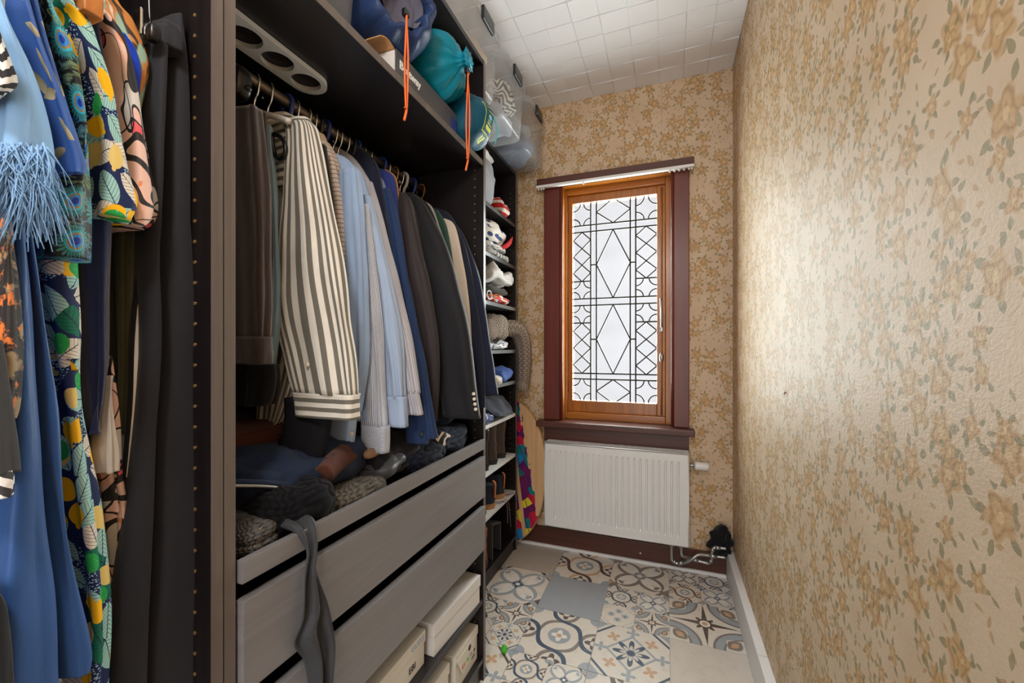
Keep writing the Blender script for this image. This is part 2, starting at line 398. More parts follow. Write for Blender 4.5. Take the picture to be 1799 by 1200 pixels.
def revolve(prof, n=40, k=0, amp=None, seed=0, caps=True):     # about z; prof [(r,z)], ripple amp per ring
    r_ = random.Random(seed); ph = r_.uniform(0, 6.28); V, F, T = [], [], []
    for i, (r, z) in enumerate(prof):
        A = min(amp[i], r * .16) if amp else 0.0
        for j in range(n):
            a = 2 * math.pi * j / n
            q = max(.0005, r + A * (.7 * math.sin(k * a + ph + i * .15) + .5 * math.sin((k // 2 + 1) * a - ph) + .7 * noise.noise((math.cos(a) * 2.2, math.sin(a) * 2.2, z * 9 + seed))))
            V.append(Vector((q * math.cos(a), q * math.sin(a), z)))
    rm = max(p[0] for p in prof)
    for i in range(len(prof) - 1):
        for j in range(n):
            j2 = (j + 1) % n; F.append((i * n + j, i * n + j2, (i + 1) * n + j2, (i + 1) * n + j))
            T += [(j / n * 6.28 * rm, prof[i][1]), ((j + 1) / n * 6.28 * rm, prof[i][1]), ((j + 1) / n * 6.28 * rm, prof[i + 1][1]), (j / n * 6.28 * rm, prof[i + 1][1])]
    if caps:
        for i, rv in ((0, True), (len(prof) - 1, False)):
            q = [i * n + j for j in range(n)]; q = q[::-1] if rv else q
            F.append(tuple(q)); T += [(V[a].x, V[a].y) for a in q]
    return V, F, T
def lump(c, h, seed=0, amp=.012, layers=0, e=.55, n=40, m=22, rz=0.0, tilt=0.0, fr_=1.0, sag=0.0):
    """soft heap of cloth: rounded slab with wrinkles, and with fold lines when layers > 0"""
    V, F, T = [], [], []; M_ = place(c[0], c[1], c[2], rz, 0, tilt)
    for i in range(m + 1):
        a = -math.pi / 2 + math.pi * i / m; ca, sa = math.cos(a), math.sin(a)
        for j in range(n):
            b = 2 * math.pi * j / n; cb, sb = math.cos(b), math.sin(b)
            f = lambda q, w: math.copysign(abs(q) ** w, q)
            x, y, z = f(ca, e) * f(cb, e) * h[0], f(ca, e) * f(sb, e) * h[1], f(sa, .75) * h[2]
            w = amp * noise.fractal(Vector((x * 11 * fr_ + seed * 3.1, y * 11 * fr_ + seed, z * 15 * fr_)), 1.0, 2.0, 3)
            if layers: w += -.006 * (1 - abs(math.sin((z / h[2] * .5 + .5) * math.pi * layers)) ** .5) * abs(ca) ** .3
            d = Vector((x / h[0] ** 2, y / h[1] ** 2, z / h[2] ** 2)); d = d.normalized() if d.length else Vector((0, 0, 1))
            q = Vector((x, y, z)) + d * w
            if q.z < -h[2]: q.z = -h[2]
            q.z -= sag * (x / h[0]) ** 2 if x > 0 else 0
            V.append(M_ @ q)
    for i in range(m):
        for j in range(n):
            j2 = (j + 1) % n; F.append((i * n + j, i * n + j2, (i + 1) * n + j2, (i + 1) * n + j))
            for (jj, ii) in ((j, i), (j + 1, i), (j + 1, i + 1), (j, i + 1)): T.append((jj / n * 2.4 * (h[0] + h[1]), ii / m * 2.6 * (h[2] + min(h[0], h[1]) * .6)))
    return V, F, T
def ribbon(pts, wid, wdir, th=.003, rings=40, cols=8, wave=.006, seed=0):
    P = cat([tuple(p) + (w,) for p, w in zip(pts, wid)], rings); wd = Vector(wdir).normalized(); V, F, T = [], [], []; L = 0
    for i, p in enumerate(P):
        c = Vector(p[:3]); d = Vector(P[min(i + 1, rings - 1)][:3]) - Vector(P[max(i - 1, 0)][:3]); nn = wd.cross(d).normalized(); t = i / (rings - 1)
        top = []
        for j in range(cols + 1):
            s = j / cols * 2 - 1; w = wave * math.sin(s * 5 + t * 7 + seed) * (0.3 + t)
            top.append(c + wd * s * p[3] + nn * w)
        V += [q + nn * th / 2 for q in top] + [q - nn * th / 2 for q in top[::-1]]
    m = 2 * (cols + 1)
    for i in range(rings - 1):
        for j in range(m):
            j2 = (j + 1) % m; F.append((i * m + j, i * m + j2, (i + 1) * m + j2, (i + 1) * m + j)); T += [(j * .01, i * .02), (j * .01 + .01, i * .02), (j * .01 + .01, i * .02 + .02), (j * .01, i * .02 + .02)]
    F.append(tuple(range(m))[::-1]); F.append(tuple((rings - 1) * m + j for j in range(m))); T += [(0, 0)] * (2 * m)
    return V, F, T
def prism(poly, org, ux, uy, un, d0, d1, uvoff=(0, 0)):   # 2-D polygon on a plane, thickness d0..d1 along un
    o, ux, uy, un = Vector(org), Vector(ux), Vector(uy), Vector(un); n = len(poly)
    V = [o + ux * a + uy * b + un * d for d in (d0, d1) for a, b in poly]
    F = [tuple(range(n))[::-1], tuple(range(n, 2 * n))] + [(i, (i + 1) % n, n + (i + 1) % n, n + i) for i in range(n)]
    q = [(a + uvoff[0], b + uvoff[1]) for a, b in poly] * 2
    return V, F, [q[i] for f in F for i in f]

# ---------------------------------------------------------------- object helpers
def tag(o, label=None, cat_=None, group=None, kind=None):
    if label: o['label'] = label
    if cat_: o['category'] = cat_
    if group: o['group'] = group
    if kind: o['kind'] = kind
    return o
def mk(name, g, mat, parent=None, smooth=False, label=None, cat_=None, group=None, kind=None):
    V = [Vector(v) for v in g[0]]; lo = [min(v[i] for v in V) for i in range(3)]; hi = [max(v[i] for v in V) for i in range(3)]
    org = Vector(((lo[0] + hi[0]) / 2, (lo[1] + hi[1]) / 2, lo[2]))
    me = bpy.data.meshes.new(name); me.from_pydata([v - org for v in V], [], g[1])
    if g[2]:
        ul = me.uv_layers.new(name='UVMap'); ul.data.foreach_set('uv', [c for t in g[2] for c in t])
    me.materials.append(mat); me.polygons.foreach_set('use_smooth', [bool(smooth)] * len(me.polygons)); me.update()
    bm = bmesh.new(); bm.from_mesh(me); bmesh.ops.recalc_face_normals(bm, faces=bm.faces); bm.to_mesh(me); bm.free()
    o = bpy.data.objects.new(name, me); C.objects.link(o); o.location = org
    if parent: adopt(o, parent)
    return tag(o, label, cat_, group, kind)
def wpos(o):
    p = Vector(o.location)
    while o.parent: o = o.parent; p = p + o.location
    return p
def adopt(o, parent):           # unrotated parents only: local location = offset
    o.parent = parent; o.location = Vector(o.location) - wpos(parent); return o
def thing(name, loc, label, cat_, group=None):
    e = bpy.data.objects.new(name, None); C.objects.link(e); e.location = loc; e.empty_display_size = .05
    return tag(e, label, cat_, group)
def struct(name, g, mat, smooth=False, label=None):
    return mk(name, g, mat, None, smooth, label, None, None, 'structure')
def text(s, size, M_, mat, parent, name='lettering', bold=0.0):
    cu = bpy.data.curves.new('t', 'FONT'); cu.body = s; cu.size = size; cu.align_x = 'CENTER'; cu.align_y = 'CENTER'; cu.extrude = .0004; cu.offset = bold
    t = bpy.data.objects.new('t', cu); C.objects.link(t); bpy.context.view_layer.update()
    me = bpy.data.meshes.new_from_object(t); bpy.data.objects.remove(t); bpy.data.curves.remove(cu)
    g = ([M_ @ v.co for v in me.vertices], [tuple(p.vertices) for p in me.polygons], None); bpy.data.meshes.remove(me)
    return mk(name, g, mat, parent)
def face_x(x, y, z, rx=0.0):   # lettering on a face that looks towards +x, reading along +y
    return Matrix.Translation((x, y, z)) @ Matrix(((0, 0, 1, 0), (1, 0, 0, 0), (0, 1, 0, 0), (0, 0, 0, 1))) @ Matrix.Rotation(rx, 4, 'Z')

# ---------------------------------------------------------------- materials shared by many things
M = {}
M['paper'] = wallpaper('floral_wallpaper')
M['ceil'] = plain('white_ceiling_paint', (236, 236, 238), .55, 0, .02, 3)
M['grout'] = plain('grout', (196, 188, 178), .8, 0, .06, 20)
M['black_wood'] = woodmat('black_brown_board', (30, 25, 25), (20, 16, 17), .38)
M['front'] = woodmat('black_brown_front_lit', (126, 124, 125), (112, 109, 110), .34, 1, 30)  # black-brown front painted lighter; reflected wall light put into the colour
M['edge'] = woodmat('black_brown_edge_lit', (104, 94, 87), (86, 77, 71), .36, 2)  # same black-brown board, lightened where edges face the light
M['white_board'] = plain('white_shelf_board', (226, 226, 226), .4)
M['grey_board'] = plain('grey_gloss_shelf', (120, 126, 128), .15, 0, .03)  # opaque glossy grey for the middle shelves
M['brass'] = plain('brass_peg', (206, 164, 110), .35, .7)
M['mahogany'] = woodmat('dark_red_brown_paint', (112, 48, 32), (92, 38, 26), .35, 2, 40)
M['mahogany_h'] = woodmat('dark_brown_board', (92, 50, 36), (72, 38, 28), .4, 0, 40)
M['pine'] = woodmat('varnished_orange_pine', (180, 110, 28), (142, 80, 16), .28, 2, 50)
M['pine_h'] = woodmat('varnished_pine_rail', (186, 114, 30), (148, 84, 18), .28, 0, 50)
M['lead'] = plain('lead_came', (44, 46, 42), .5, .4)
M['steel'] = plain('galvanised_steel', (186, 186, 184), .32, .9, .1, 30)
M['chrome'] = plain('chrome_wire', (215, 215, 212), .2, 1.0, .03)
M['rodm'] = plain('dark_metal_rod', (128, 119, 110), .34, .8, .05)
M['enamel'] = plain('white_radiator_enamel', (230, 230, 228), .3, 0, .02)
M['white_pl'] = plain('white_plastic', (232, 231, 228), .4, 0, .03)
M['black_pl'] = plain('black_plastic', (18, 18, 20), .3)
M['blue_pl'] = plain('blue_plastic_hanger', (30, 56, 130), .35)
M['grey_pl'] = plain('grey_plastic', (206, 204, 200), .4, 0, .03)
M['tan_wood'] = woodmat('tan_wooden_hanger', (190, 120, 60), (160, 96, 44), .35, 0)
M['casing'] = plain('white_pipe_casing', (232, 231, 230), .45, 0, .03)
M['orange'] = plain('orange_cord', (244, 108, 34), .6, 0, .06, 60)
M['carton'] = plain('white_carton', (216, 212, 208), .6, 0, .04)
M['carton_cream'] = plain('cream_carton', (218, 211, 196), .65, 0, .04)
M['carton_dark'] = plain('charcoal_carton', (74, 74, 78), .5, 0, .05)
M['kraft'] = plain('brown_cardboard', (176, 132, 84), .8)
M['ink'] = plain('dark_ink', (40, 38, 42), .6); M['ink_blue'] = plain('pale_blue_ink', (140, 176, 206), .6)
M['ink_white'] = plain('white_ink', (236, 234, 230), .6); M['ink_yel'] = plain('yellow_ink', (216, 222, 60), .6)
M['ink_red'] = plain('red_ink', (206, 60, 60), .6); M['ink_grn'] = plain('green_ink', (90, 180, 70), .6)
M['button'] = plain('pearl_button', (226, 214, 190), .25); M['btn_dark'] = plain('dark_button', (70, 72, 78), .2, .3)

def glassmat(name, clear, tint, rough):
    g = G(name); t = g.t; t.nodes.remove(g.b); o = t.nodes['Material Output']
    a = g.node('ShaderNodeBsdfTransparent', {0: tint}); b = g.node('ShaderNodeBsdfTranslucent', {0: tint}); d = g.node('ShaderNodeBsdfDiffuse', {0: tint}); gl = g.node('ShaderNodeBsdfGlossy', {0: (1, 1, 1, 1), 'Roughness': rough})
    ad = g.node('ShaderNodeMixShader', {0: .5, 1: b.outputs[0], 2: d.outputs[0]})
    n = g.noise(g.obj(), 5, 2)
    m1 = g.node('ShaderNodeMixShader', {0: g.ramp(n, 0, 1) * (1 - clear), 1: a.outputs[0], 2: ad.outputs[0]})
    lw = g.node('ShaderNodeLayerWeight', {0: .35})
    m2 = g.node('ShaderNodeMixShader', {0: S(g, lw.outputs[0]) * .35, 1: m1.outputs[0], 2: gl.outputs[0]})
    t.links.new(m2.outputs[0], o.inputs[0]); return g.mat
M['pane'] = glassmat('frosted_window_glass', .985, (.94, .94, .95, 1), .3)
M['bin'] = glassmat('clear_polypropylene', .66, (.93, .94, .95, 1), .18)

# ---------------------------------------------------------------- structure
BACK_UV = (0, 2); SIDE_UV = (1, 2)
struct('floor', box(LW, WX, -1.3, WY + .02, -.05, -.004), M['grout'], label='patterned cement tile floor of the narrow closet')
floor = bpy.data.objects['floor']
WIN = (-.613, .032, .80, 2.285)     # opening in the back wall
gb = J(*[uvbox(box(a, b, WY, WY + .20, c, d), BACK_UV) for a, b, c, d in ((LW, WIN[0], 0, CEIL), (WIN[1], WX + .02, 0, CEIL), (WIN[0], WIN[1], 0, WIN[2]), (WIN[0], WIN[1], WIN[3], CEIL))])
struct('wall_back', gb, M['paper'], label='back wall in tan floral wallpaper around the window')
struct('wall_right', uvbox(box(WX, WX + .12, -1.3, WY, 0, CEIL), SIDE_UV), M['paper'], label='long right wall in tan floral wallpaper')
struct('wall_left', uvbox(box(LW - .1, LW, -1.3, WY, 0, CEIL), SIDE_UV), M['paper'], label='left wall hidden behind the wardrobes')
gr = J(*[uvbox(box(a, b, -1.42, -1.3, c, d), BACK_UV) for a, b, c, d in ((LW - .1, -.58, 0, CEIL), (.30, WX + .12, 0, CEIL), (-.58, .30, 2.1, CEIL))])  # opening left in the unseen rear wall to let added light in
struct('wall_rear', gr, M['paper'], label='wall behind the viewer with an opening added for fill light')
struct('ceiling', box(LW, WX, -1.3, WY, CEIL, CEIL + .06), M['ceil'], label='white ceiling of relief squares')
ceil_o = bpy.data.objects['ceiling']
# relief squares of the ceiling: each a tilted wedge
PX, PY = .1265, .1247
def wedge(tx, ty):
    s, e = .0012, .0012; x0, x1, y0, y1 = s, PX - s, e, PY - e; lo, hi = -.004, -.0085
    z = {(0, 0): 0, (1, 0): 0, (1, 1): 0, (0, 1): 0}
    for (i, j) in z:
        w = (1 - j) if ty else (1 - i) if tx else .5
        z[(i, j)] = lo + (hi - lo) * w
    V = [Vector((x0, y0, .001)), Vector((x1, y0, .001)), Vector((x1, y1, .001)), Vector((x0, y1, .001)), Vector((x0, y0, z[(0, 0)])), Vector((x1, y0, z[(1, 0)])), Vector((x1, y1, z[(1, 1)])), Vector((x0, y1, z[(0, 1)]))]
    return V, [(0, 1, 2, 3), (7, 6, 5, 4), (0, 4, 5, 1), (1, 5, 6, 2), (2, 6, 7, 3), (3, 7, 4, 0)], None
protos = {}
def share(key, name, g, mat, parent, loc):
    """piece whose mesh is shared between alike pieces; loc in world space"""
    if key not in protos:
        me = bpy.data.meshes.new(name); me.from_pydata([Vector(v) for v in g[0]], [], g[1])
        if g[2]: me.uv_layers.new(name='UVMap').data.foreach_set('uv', [c for t in g[2] for c in t])
        me.materials.append(mat); me.update()
        bm = bmesh.new(); bm.from_mesh(me); bmesh.ops.recalc_face_normals(bm, faces=bm.faces); bm.to_mesh(me); bm.free()
        protos[key] = me
    o = bpy.data.objects.new(name, protos[key]); C.objects.link(o); o.location = loc; adopt(o, parent); return o
x_start = .343 - 12 * PX
for i in range(12):
    for j in range(16):
        ty = (i + j) % 2 == 0
        share(('ceil', ty), 'ceiling_square', wedge(not ty, ty), M['ceil'], ceil_o, (x_start + i * PX + (.0015 if i % 4 == 0 else -.0008 if i % 4 == 3 else 0), WY - (j + 1) * PY, CEIL))
# floor tiles
BEI, GRB = (188, 178, 166), (176, 166, 154)
TM = {
 'plain_b': tile('tile_beige', 'plain', (BEI, GRB, GRB)), 'plain_g': tile('tile_blue_grey', 'plain', ((162, 168, 174), (150, 156, 162), BEI)),
 'plain_c': tile('tile_cream', 'plain', ((214, 206, 196), (202, 193, 182), BEI)),
 'wave': tile('tile_wave_navy', 'wave', (NAVY, TAUPE, BROWN)), 'wave_b': tile('tile_wave_brown', 'wave', (BROWN, TAN, BROWN)),
 'heart': tile('tile_heart_taupe', 'heart', (TAUPE, BLUEG, TAUPE)), 'heart_b': tile('tile_heart_blue', 'heart', (BLUEG, NAVY, BROWN)),
 'star': tile('tile_star', 'star', (TAUPE, BLUEG, BROWN)), 'dia': tile('tile_diamond', 'diamond', (BLUEG, NAVY, BLUEG)), 'dia_b': tile('tile_diamond_brown', 'diamond', (NAVY, BROWN, BLUEG)),
 'four': tile('tile_four_flowers', 'four', (BLUEG, NAVY, BROWN))}
TX, TY, TW, TD = [-1.198, -.895, -.592, -.288, .015], [2.235, 1.927, 1.619, 1.311, 1.003, .695], .3035, .308
LAY = [['plain_b', 'plain_b', 'wave_b', 'heart', ('heart', 'wave', 'wave_b', 'heart_b')],
       ['heart', 'heart_b', 'plain_g', ('wave', 'heart_b', 'four', 'star'), 'star'],
       ['plain_g', ('wave', 'star', 'four', 'dia'), 'wave', 'dia', 'plain_c'],
       ['dia', 'dia_b', ('wave', 'heart_b', 'star', 'four'), 'wave_b', 'plain_c'],
       ['star', 'wave', 'dia', 'plain_g', 'heart'], ['wave', 'plain_b', 'heart', 'star', 'dia']]
def tilegeo(w, d):
    e, t = .0014, .004; V = [Vector(q) for q in ((e, e, -t), (w - e, e, -t), (w - e, d - e, -t), (e, d - e, -t), (e, e, 0), (w - e, e, 0), (w - e, d - e, 0), (e, d - e, 0))]
    Fc = [(0, 3, 2, 1), (4, 5, 6, 7), (0, 1, 5, 4), (1, 2, 6, 5), (2, 3, 7, 6), (3, 0, 4, 7)]; uv = {0: (0, 0), 1: (1, 0), 2: (1, 1), 3: (0, 1)}
    return V, Fc, [uv[i % 4] for f in Fc for i in f]
for r, y in enumerate(TY):
    for c_, x in enumerate(TX):
        k = LAY[r][c_]
        if isinstance(k, str): share((k, 1), 'floor_tile', tilegeo(TW, TD), TM[k], floor, (x, y, 0))
        else:
            for q, (ox, oy) in zip(k, ((0, .5), (.5, .5), (0, 0), (.5, 0))): share((q, 2), 'floor_tile', tilegeo(TW / 2, TD / 2), TM[q], floor, (x + ox * TW, y + oy * TD, 0))
# baseboard, white strip, pipe casing
struct('baseboard_back', box(LW, WX, WY - .016, WY, 0, .122, .002), M['mahogany_h'], label='dark brown baseboard under the radiator')
struct('trim_1', box(LW, .31, WY - .034, WY - .016, 0, .018, .004), M['casing'], label='thin white strip along the back baseboard')
cas = J(box(.312, WX, 1.72, WY - .016, 0, .15, .003), box(.312, WX, .3, 1.717, 0, .15, .003))
struct('baseboard_right', cas, M['casing'], label='white boxed pipe casing along the right wall')

mk('screw_cap', xf(revolve([(.001, .004), (.004, .003), (.0055, 0)], 12), place(*U(1125, 972, Y=WY - .016), 0, R(90))), M['casing'], bpy.data.objects['baseboard_back'], True)
# ---------------------------------------------------------------- window
win = thing('window_1', (-.30, WY, .80), 'leaded glass casement window in dark red-brown casing', None); tag(win, kind='structure')
Y0 = WY
mk('casing_board', box(-.730, -.613, Y0 - .022, Y0, .81, 2.285, .004), M['mahogany'], win); mk('casing_board', box(.032, .124, Y0 - .022, Y0, .81, 2.285, .004), M['mahogany'], win)
mk('casing_bead', tube([(-.617, Y0 - .020, .815), (-.617, Y0 - .020, 2.285)], .011, 10), M['mahogany'], win, True); mk('casing_bead', tube([(.036, Y0 - .020, .815), (.036, Y0 - .020, 2.285)], .009, 10), M['mahogany'], win, True)
mk('header_board', box(-.77, .148, Y0 - .045, Y0, 2.285, 2.335, .003), M['mahogany_h'], win)
mk('sill', box(-.765, .150, Y0 - .085, Y0 + .06, .772, .808, .006), M['mahogany_h'], win, label='dark brown window sill catching the daylight')
mk('apron', box(-.728, .122, Y0 - .022, Y0, .675, .772, .003), M['mahogany_h'], win)
# frame and sash
mk('window_frame', box(-.613, -.598, Y0 + .06, Y0 + .16, .808, 2.285, .004), M['pine'], win); mk('window_frame', box(-.003, .032, Y0 + .06, Y0 + .16, .808, 2.285, .004), M['pine'], win)
mk('window_frame', box(-.598, -.003, Y0 + .06, Y0 + .16, 2.245, 2.285, .004), M['pine_h'], win); mk('window_frame', box(-.598, -.003, Y0 + .06, Y0 + .16, .808, .852, .004), M['pine_h'], win)
for a_, b_, c_, d_ in ((-.6135, -.6125, .808, 2.285), (.0315, .0325, .808, 2.285)): mk('reveal_lining', box(a_ - .002, b_ + .002, Y0, Y0 + .06, c_, d_), M['pine'], win)
mk('reveal_lining', box(-.613, .032, Y0, Y0 + .06, 2.282, 2.287), M['pine_h'], win)
GX0, GX1, GZ0, GZ1, GY = -.567, -.052, .925, 2.196, Y0 + .115
sash = mk('sash', J(box(-.598, GX0, GY - .030, GY + .022, .852, 2.245, .004), box(GX1, -.003, GY - .030, GY + .022, .852, 2.245, .004), box(GX0, GX1, GY - .030, GY + .022, GZ1, 2.245, .004), box(GX0, GX1, GY - .030, GY + .022, .852, GZ0, .004)), M['pine'], win)
# leaded panes
panes, cames = [], []
def pane(*p): panes.append(p)
def came(*p): cames.append(p)
def arc(cx, cz, r, a0, a1, n=6): return [(cx + r * math.cos(a0 + (a1 - a0) * i / n), cz + r * math.sin(a0 + (a1 - a0) * i / n)) for i in range(n + 1)]
def rect(x0, x1, z0, z1): pane((x0, z0), (x1, z0), (x1, z1), (x0, z1))
def star_cell(x0, x1, z0, z1):
    r = min(x1 - x0, z1 - z0) * .40; P = math.pi; mid = []
    for cx, cz, a0 in ((x0, z0, 0), (x1, z0, P / 2), (x1, z1, P), (x0, z1, 1.5 * P)):
        A = arc(cx, cz, r, a0, a0 + P / 2); pane((cx, cz), *A); came(*A); mid += A[::-1]
    pane(*mid)
def dia_col(x0, x1, z0, z1, n=3):
    h = (z1 - z0) / n; xm = (x0 + x1) / 2
    for k in range(n):
        a, b = z0 + k * h, z0 + (k + 1) * h; c = (a + b) / 2
        pane((xm, a), (x1, c), (xm, b), (x0, c)); came((xm, a), (x1, c)); came((x1, c), (xm, b)); came((xm, b), (x0, c)); came((x0, c), (xm, a))
    for k in range(n + 1):
        zc = z0 + k * h
        for xe in (x0, x1):
            q = [(xm, zc)] + ([(xe, zc + h / 2)] if k < n else [(xe, zc)]) + ([(xe, zc - h / 2)] if k > 0 else [(xe, zc)])
            pane(*q)
def dia_mid(x0, x1, z0, z1, clip=0):
    xm, c = (x0 + x1) / 2, (z0 + z1) / 2; k = (x1 - x0) * .10
    if not clip:
        pane((xm, z0), (x1, c), (xm, z1), (x0, c))
        for e in (x0, x1):
            for zz in (z0, z1): pane((xm, zz), (e, c), (e, zz))
        for a, b in (((xm, z0), (x1, c)), ((x1, c), (xm, z1)), ((xm, z1), (x0, c)), ((x0, c), (xm, z0))): came(a, b)
    else:
        zt, zb = (z1, z0) if clip > 0 else (z0, z1); c = zb + (zt - zb) * .55
        pane((xm, zb), (x1, c), (xm + k, zt), (xm - k, zt), (x0, c)); pane((x0, zb), (xm, zb), (x0, c)); pane((x1, zb), (xm, zb), (x1, c)); pane((x0, zt), (xm - k, zt), (x0, c)); pane((x1, zt), (xm + k, zt), (x1, c))
        for a, b in (((xm, zb), (x1, c)), ((x1, c), (xm + k, zt)), ((xm - k, zt), (x0, c)), ((x0, c), (xm, zb))): came(a, b)
gx = [U(p, 520, Y=GY).x for p in (1008, 1038, 1048, 1107.4, 1117)]; XA = [GX0, gx[1], gx[2], gx[3], gx[4], GX1]
Z = [GZ0] + [1.268 + (z - 1.268) * 1.027 for z in (1.068, 1.1035, 1.5305, 1.5726, 1.994, 2.035)] + [GZ1]; SQ = .113
for (a, b) in ((0, 1), (4, 5)):
    x0, x1 = XA[a], XA[b]
    star_cell(x0, x1, Z[0], Z[1]); rect(x0, x1, Z[1], Z[2]); dia_col(x0, x1, Z[2], Z[3] - SQ); came((x0, Z[3] - SQ), (x1, Z[3] - SQ)); star_cell(x0, x1, Z[3] - SQ, Z[3]); rect(x0, x1, Z[3], Z[4])
    star_cell(x0, x1, Z[4], Z[4] + SQ); came((x0, Z[4] + SQ), (x1, Z[4] + SQ)); dia_col(x0, x1, Z[4] + SQ, Z[5]); rect(x0, x1, Z[5], Z[6]); star_cell(x0, x1, Z[6], Z[7])
for (a, b) in ((1, 2), (3, 4)):
    x0, x1 = XA[a], XA[b]
    for k in range(7):
        if k in (2, 4):
            c = (Z[k] + Z[k + 1]) / 2; rect(x0, x1, Z[k], c); rect(x0, x1, c, Z[k + 1]); came((x0, c), (x1, c))
        else: rect(x0, x1, Z[k], Z[k + 1])
x0, x1 = XA[2], XA[3]
dia_mid(x0, x1, Z[0], Z[1], -1); dia_mid(x0, x1, Z[2], Z[3]); dia_mid(x0, x1, Z[4], Z[5]); dia_mid(x0, x1, Z[6], Z[7], 1)
for k in (1, 3, 5): rect(x0, x1, Z[k], Z[k + 1])
for x in XA[1:5]: came((x, GZ0), (x, GZ1))
for z in Z[1:7]: came((GX0, z), (GX1, z))
for p in panes: mk('pane', prism(p, (0, GY, 0), (1, 0, 0), (0, 0, 1), (0, 1, 0), -.0015, .0015), M['pane'], sash)
mk('lead_came', J(*[tube([(q[0], GY, q[1]) for q in p], .0052 if len(p) == 2 and (p[0][0] == p[1][0] or p[0][1] == p[1][1]) else .0043, 6) for p in cames]), M['lead'], sash)
# hardware
hd = mk('espagnolette_rod', tube([(-.024, GY - .036, .86), (-.024, GY - .036, 2.23)], .006, 8), M['pine'], sash, True)
mk('window_handle', J(box(-.034, -.016, GY - .046, GY - .030, 1.36, 1.49, .004), tube([(-.025, GY - .05, 1.39), (-.025, GY - .066, 1.43), (-.029, GY - .064, 1.56)], [.007, .007, .006], 8, 10)), M['steel'], sash, True, label='steel lever handle')
mk('handle_knob', xf(revolve([(.001, -.028), (.010, -.022), (.013, 0), (.010, .022), (.001, .028)], 14), place(-.025, GY - .046, 1.205)), M['steel'], sash, True)
for z in (1.02, 1.55, 2.05): mk('hinge', tube([(-.599, GY - .034, z - .04), (-.599, GY - .034, z + .04)], .006, 8), M['mahogany'], sash, True)
rail = thing('curtain_rail', (-.31, Y0 - .06, 2.265), 'white curtain rail under the window header board', 'curtain rail')
mk('track', box(-.768, .146, Y0 - .072, Y0 - .046, 2.268, 2.284, .003), M['white_pl'], rail)
for x in (-.752, -.735, -.72, -.47, .02, .045, .07, .095, .12, .135): mk('glider', xf(revolve([(.002, -.013), (.006, -.009), (.006, -.004), (.003, 0)], 10), place(x, Y0 - .06, 2.268)), M['white_pl'], rail, True)

# ---------------------------------------------------------------- radiator and pipes
RX0, RX1, RY0, RY1, RZ0, RZ1 = -.697, .115, 2.445, 2.545, .176, .684
rad = thing('radiator', (-.29, 2.5, RZ0), 'white ribbed panel radiator mounted below the window', 'radiator')
nb = 23; pitch = (RX1 - RX0 - .05) / nb; V, Fc = [], []
xs = [RX0]; 
for i in range(nb):
    a = RX0 + .025 + i * pitch; xs += [a + pitch * q for q in (.0, .12, .25, .38, .55, .85)]
xs += [RX0 + .025 + nb * pitch, RX1]; zs = [RZ0, RZ0 + .045, RZ0 + .058, RZ1 - .058, RZ1 - .045, RZ1]
for zi, z in enumerate(zs):
    for x in xs:
        q = ((x - RX0 - .025) / pitch) % 1.0; ins = RX0 + .025 < x < RX1 - .025 and zi in (2, 3)
        d = .014 * max(0.0, 1 - abs(q - .19) / .19) if ins and q < .5 else 0.0
        V.append(Vector((x, RY0 + d, z)))
nx = len(xs)
for i in range(len(zs) - 1):
    for j in range(nx - 1): Fc.append((i * nx + j, i * nx + j + 1, (i + 1) * nx + j + 1, (i + 1) * nx + j))
mk('front_panel', J((V, Fc, None), box(RX0, RX1, RY0 + .010, RY0 + .016, RZ0, RZ1)), M['enamel'], rad)
mk('rim', J(tube([(RX0, RY0 + .002, RZ0), (RX1, RY0 + .002, RZ0), (RX1, RY0 + .002, RZ1), (RX0, RY0 + .002, RZ1)], .005, 8, 0, True)), M['enamel'], rad, True)
mk('side_panel', box(RX0 - .004, RX0 + .002, RY0, RY1, RZ0, RZ1, .002), M['enamel'], rad); mk('side_panel', box(RX1 - .002, RX1 + .004, RY0, RY1, RZ0, RZ1, .002), M['enamel'], rad)
mk('rear_panel', box(RX0, RX1, RY1 - .012, RY1, RZ0, RZ1), M['enamel'], rad)
mk('convector_shade', box(RX0 + .004, RX1 - .004, RY0 + .017, RY1 - .013, RZ0 + .02, RZ1 - .03), plain('convector_shade_grey', (58, 58, 60), .6), rad)  # solid block for the convectors, coloured dark for the shade between panels
mk('top_grille', J(*([box(RX0 + .012 + i * .0125, RX0 + .012 + i * .0125 + .0032, RY0 + .014, RY1 - .006, RZ1 - .008, RZ1 + .001) for i in range(63)] + [box(RX0, RX1, RY0, RY0 + .014, RZ1 - .006, RZ1 + .003), box(RX0, RX1, RY1 - .008, RY1, RZ1 - .006, RZ1 + .003), box(RX0, RX1, (RY0 + RY1) / 2 - .002, (RY0 + RY1) / 2 + .002, RZ1 - .005, RZ1 + .002)])), M['enamel'], rad, kind='stuff')
vz = .612
vl = mk('thermostat_valve', xf(revolve([(.002, .095), (.020, .093), (.0225, .08), (.0215, .055), (.025, .03), (.022, .022), (.002, .02)], 20), place(RX1 + .012, RY0 + .05, vz, 0, 0, R(90))), M['white_pl'], rad, True)
mk('valve_collar', tube([(RX1, RY0 + .05, vz), (RX1 + .038, RY0 + .05, vz)], .011, 12), M['steel'], vl, True)
py_ = 2.475
def pth(*pp): return [U(a, b, Y=py_ + d) for a, b, d in pp]
P1 = pth((1180, 950, 0), (1180, 978, 0), (1182, 986, 0), (1192, 990, 0), (1207, 987, -.012), (1218, 980, -.014), (1228, 975, -.006), (1245, 976, 0), (1275, 980, 0))
P2 = pth((1197, 952, 0), (1197, 970, 0), (1200, 977, 0), (1215, 982, .014), (1240, 989, .004), (1248, 988, 0), (1251, 980, 0), (1251, 968, 0), (1256, 962, 0), (1276, 964, 0))
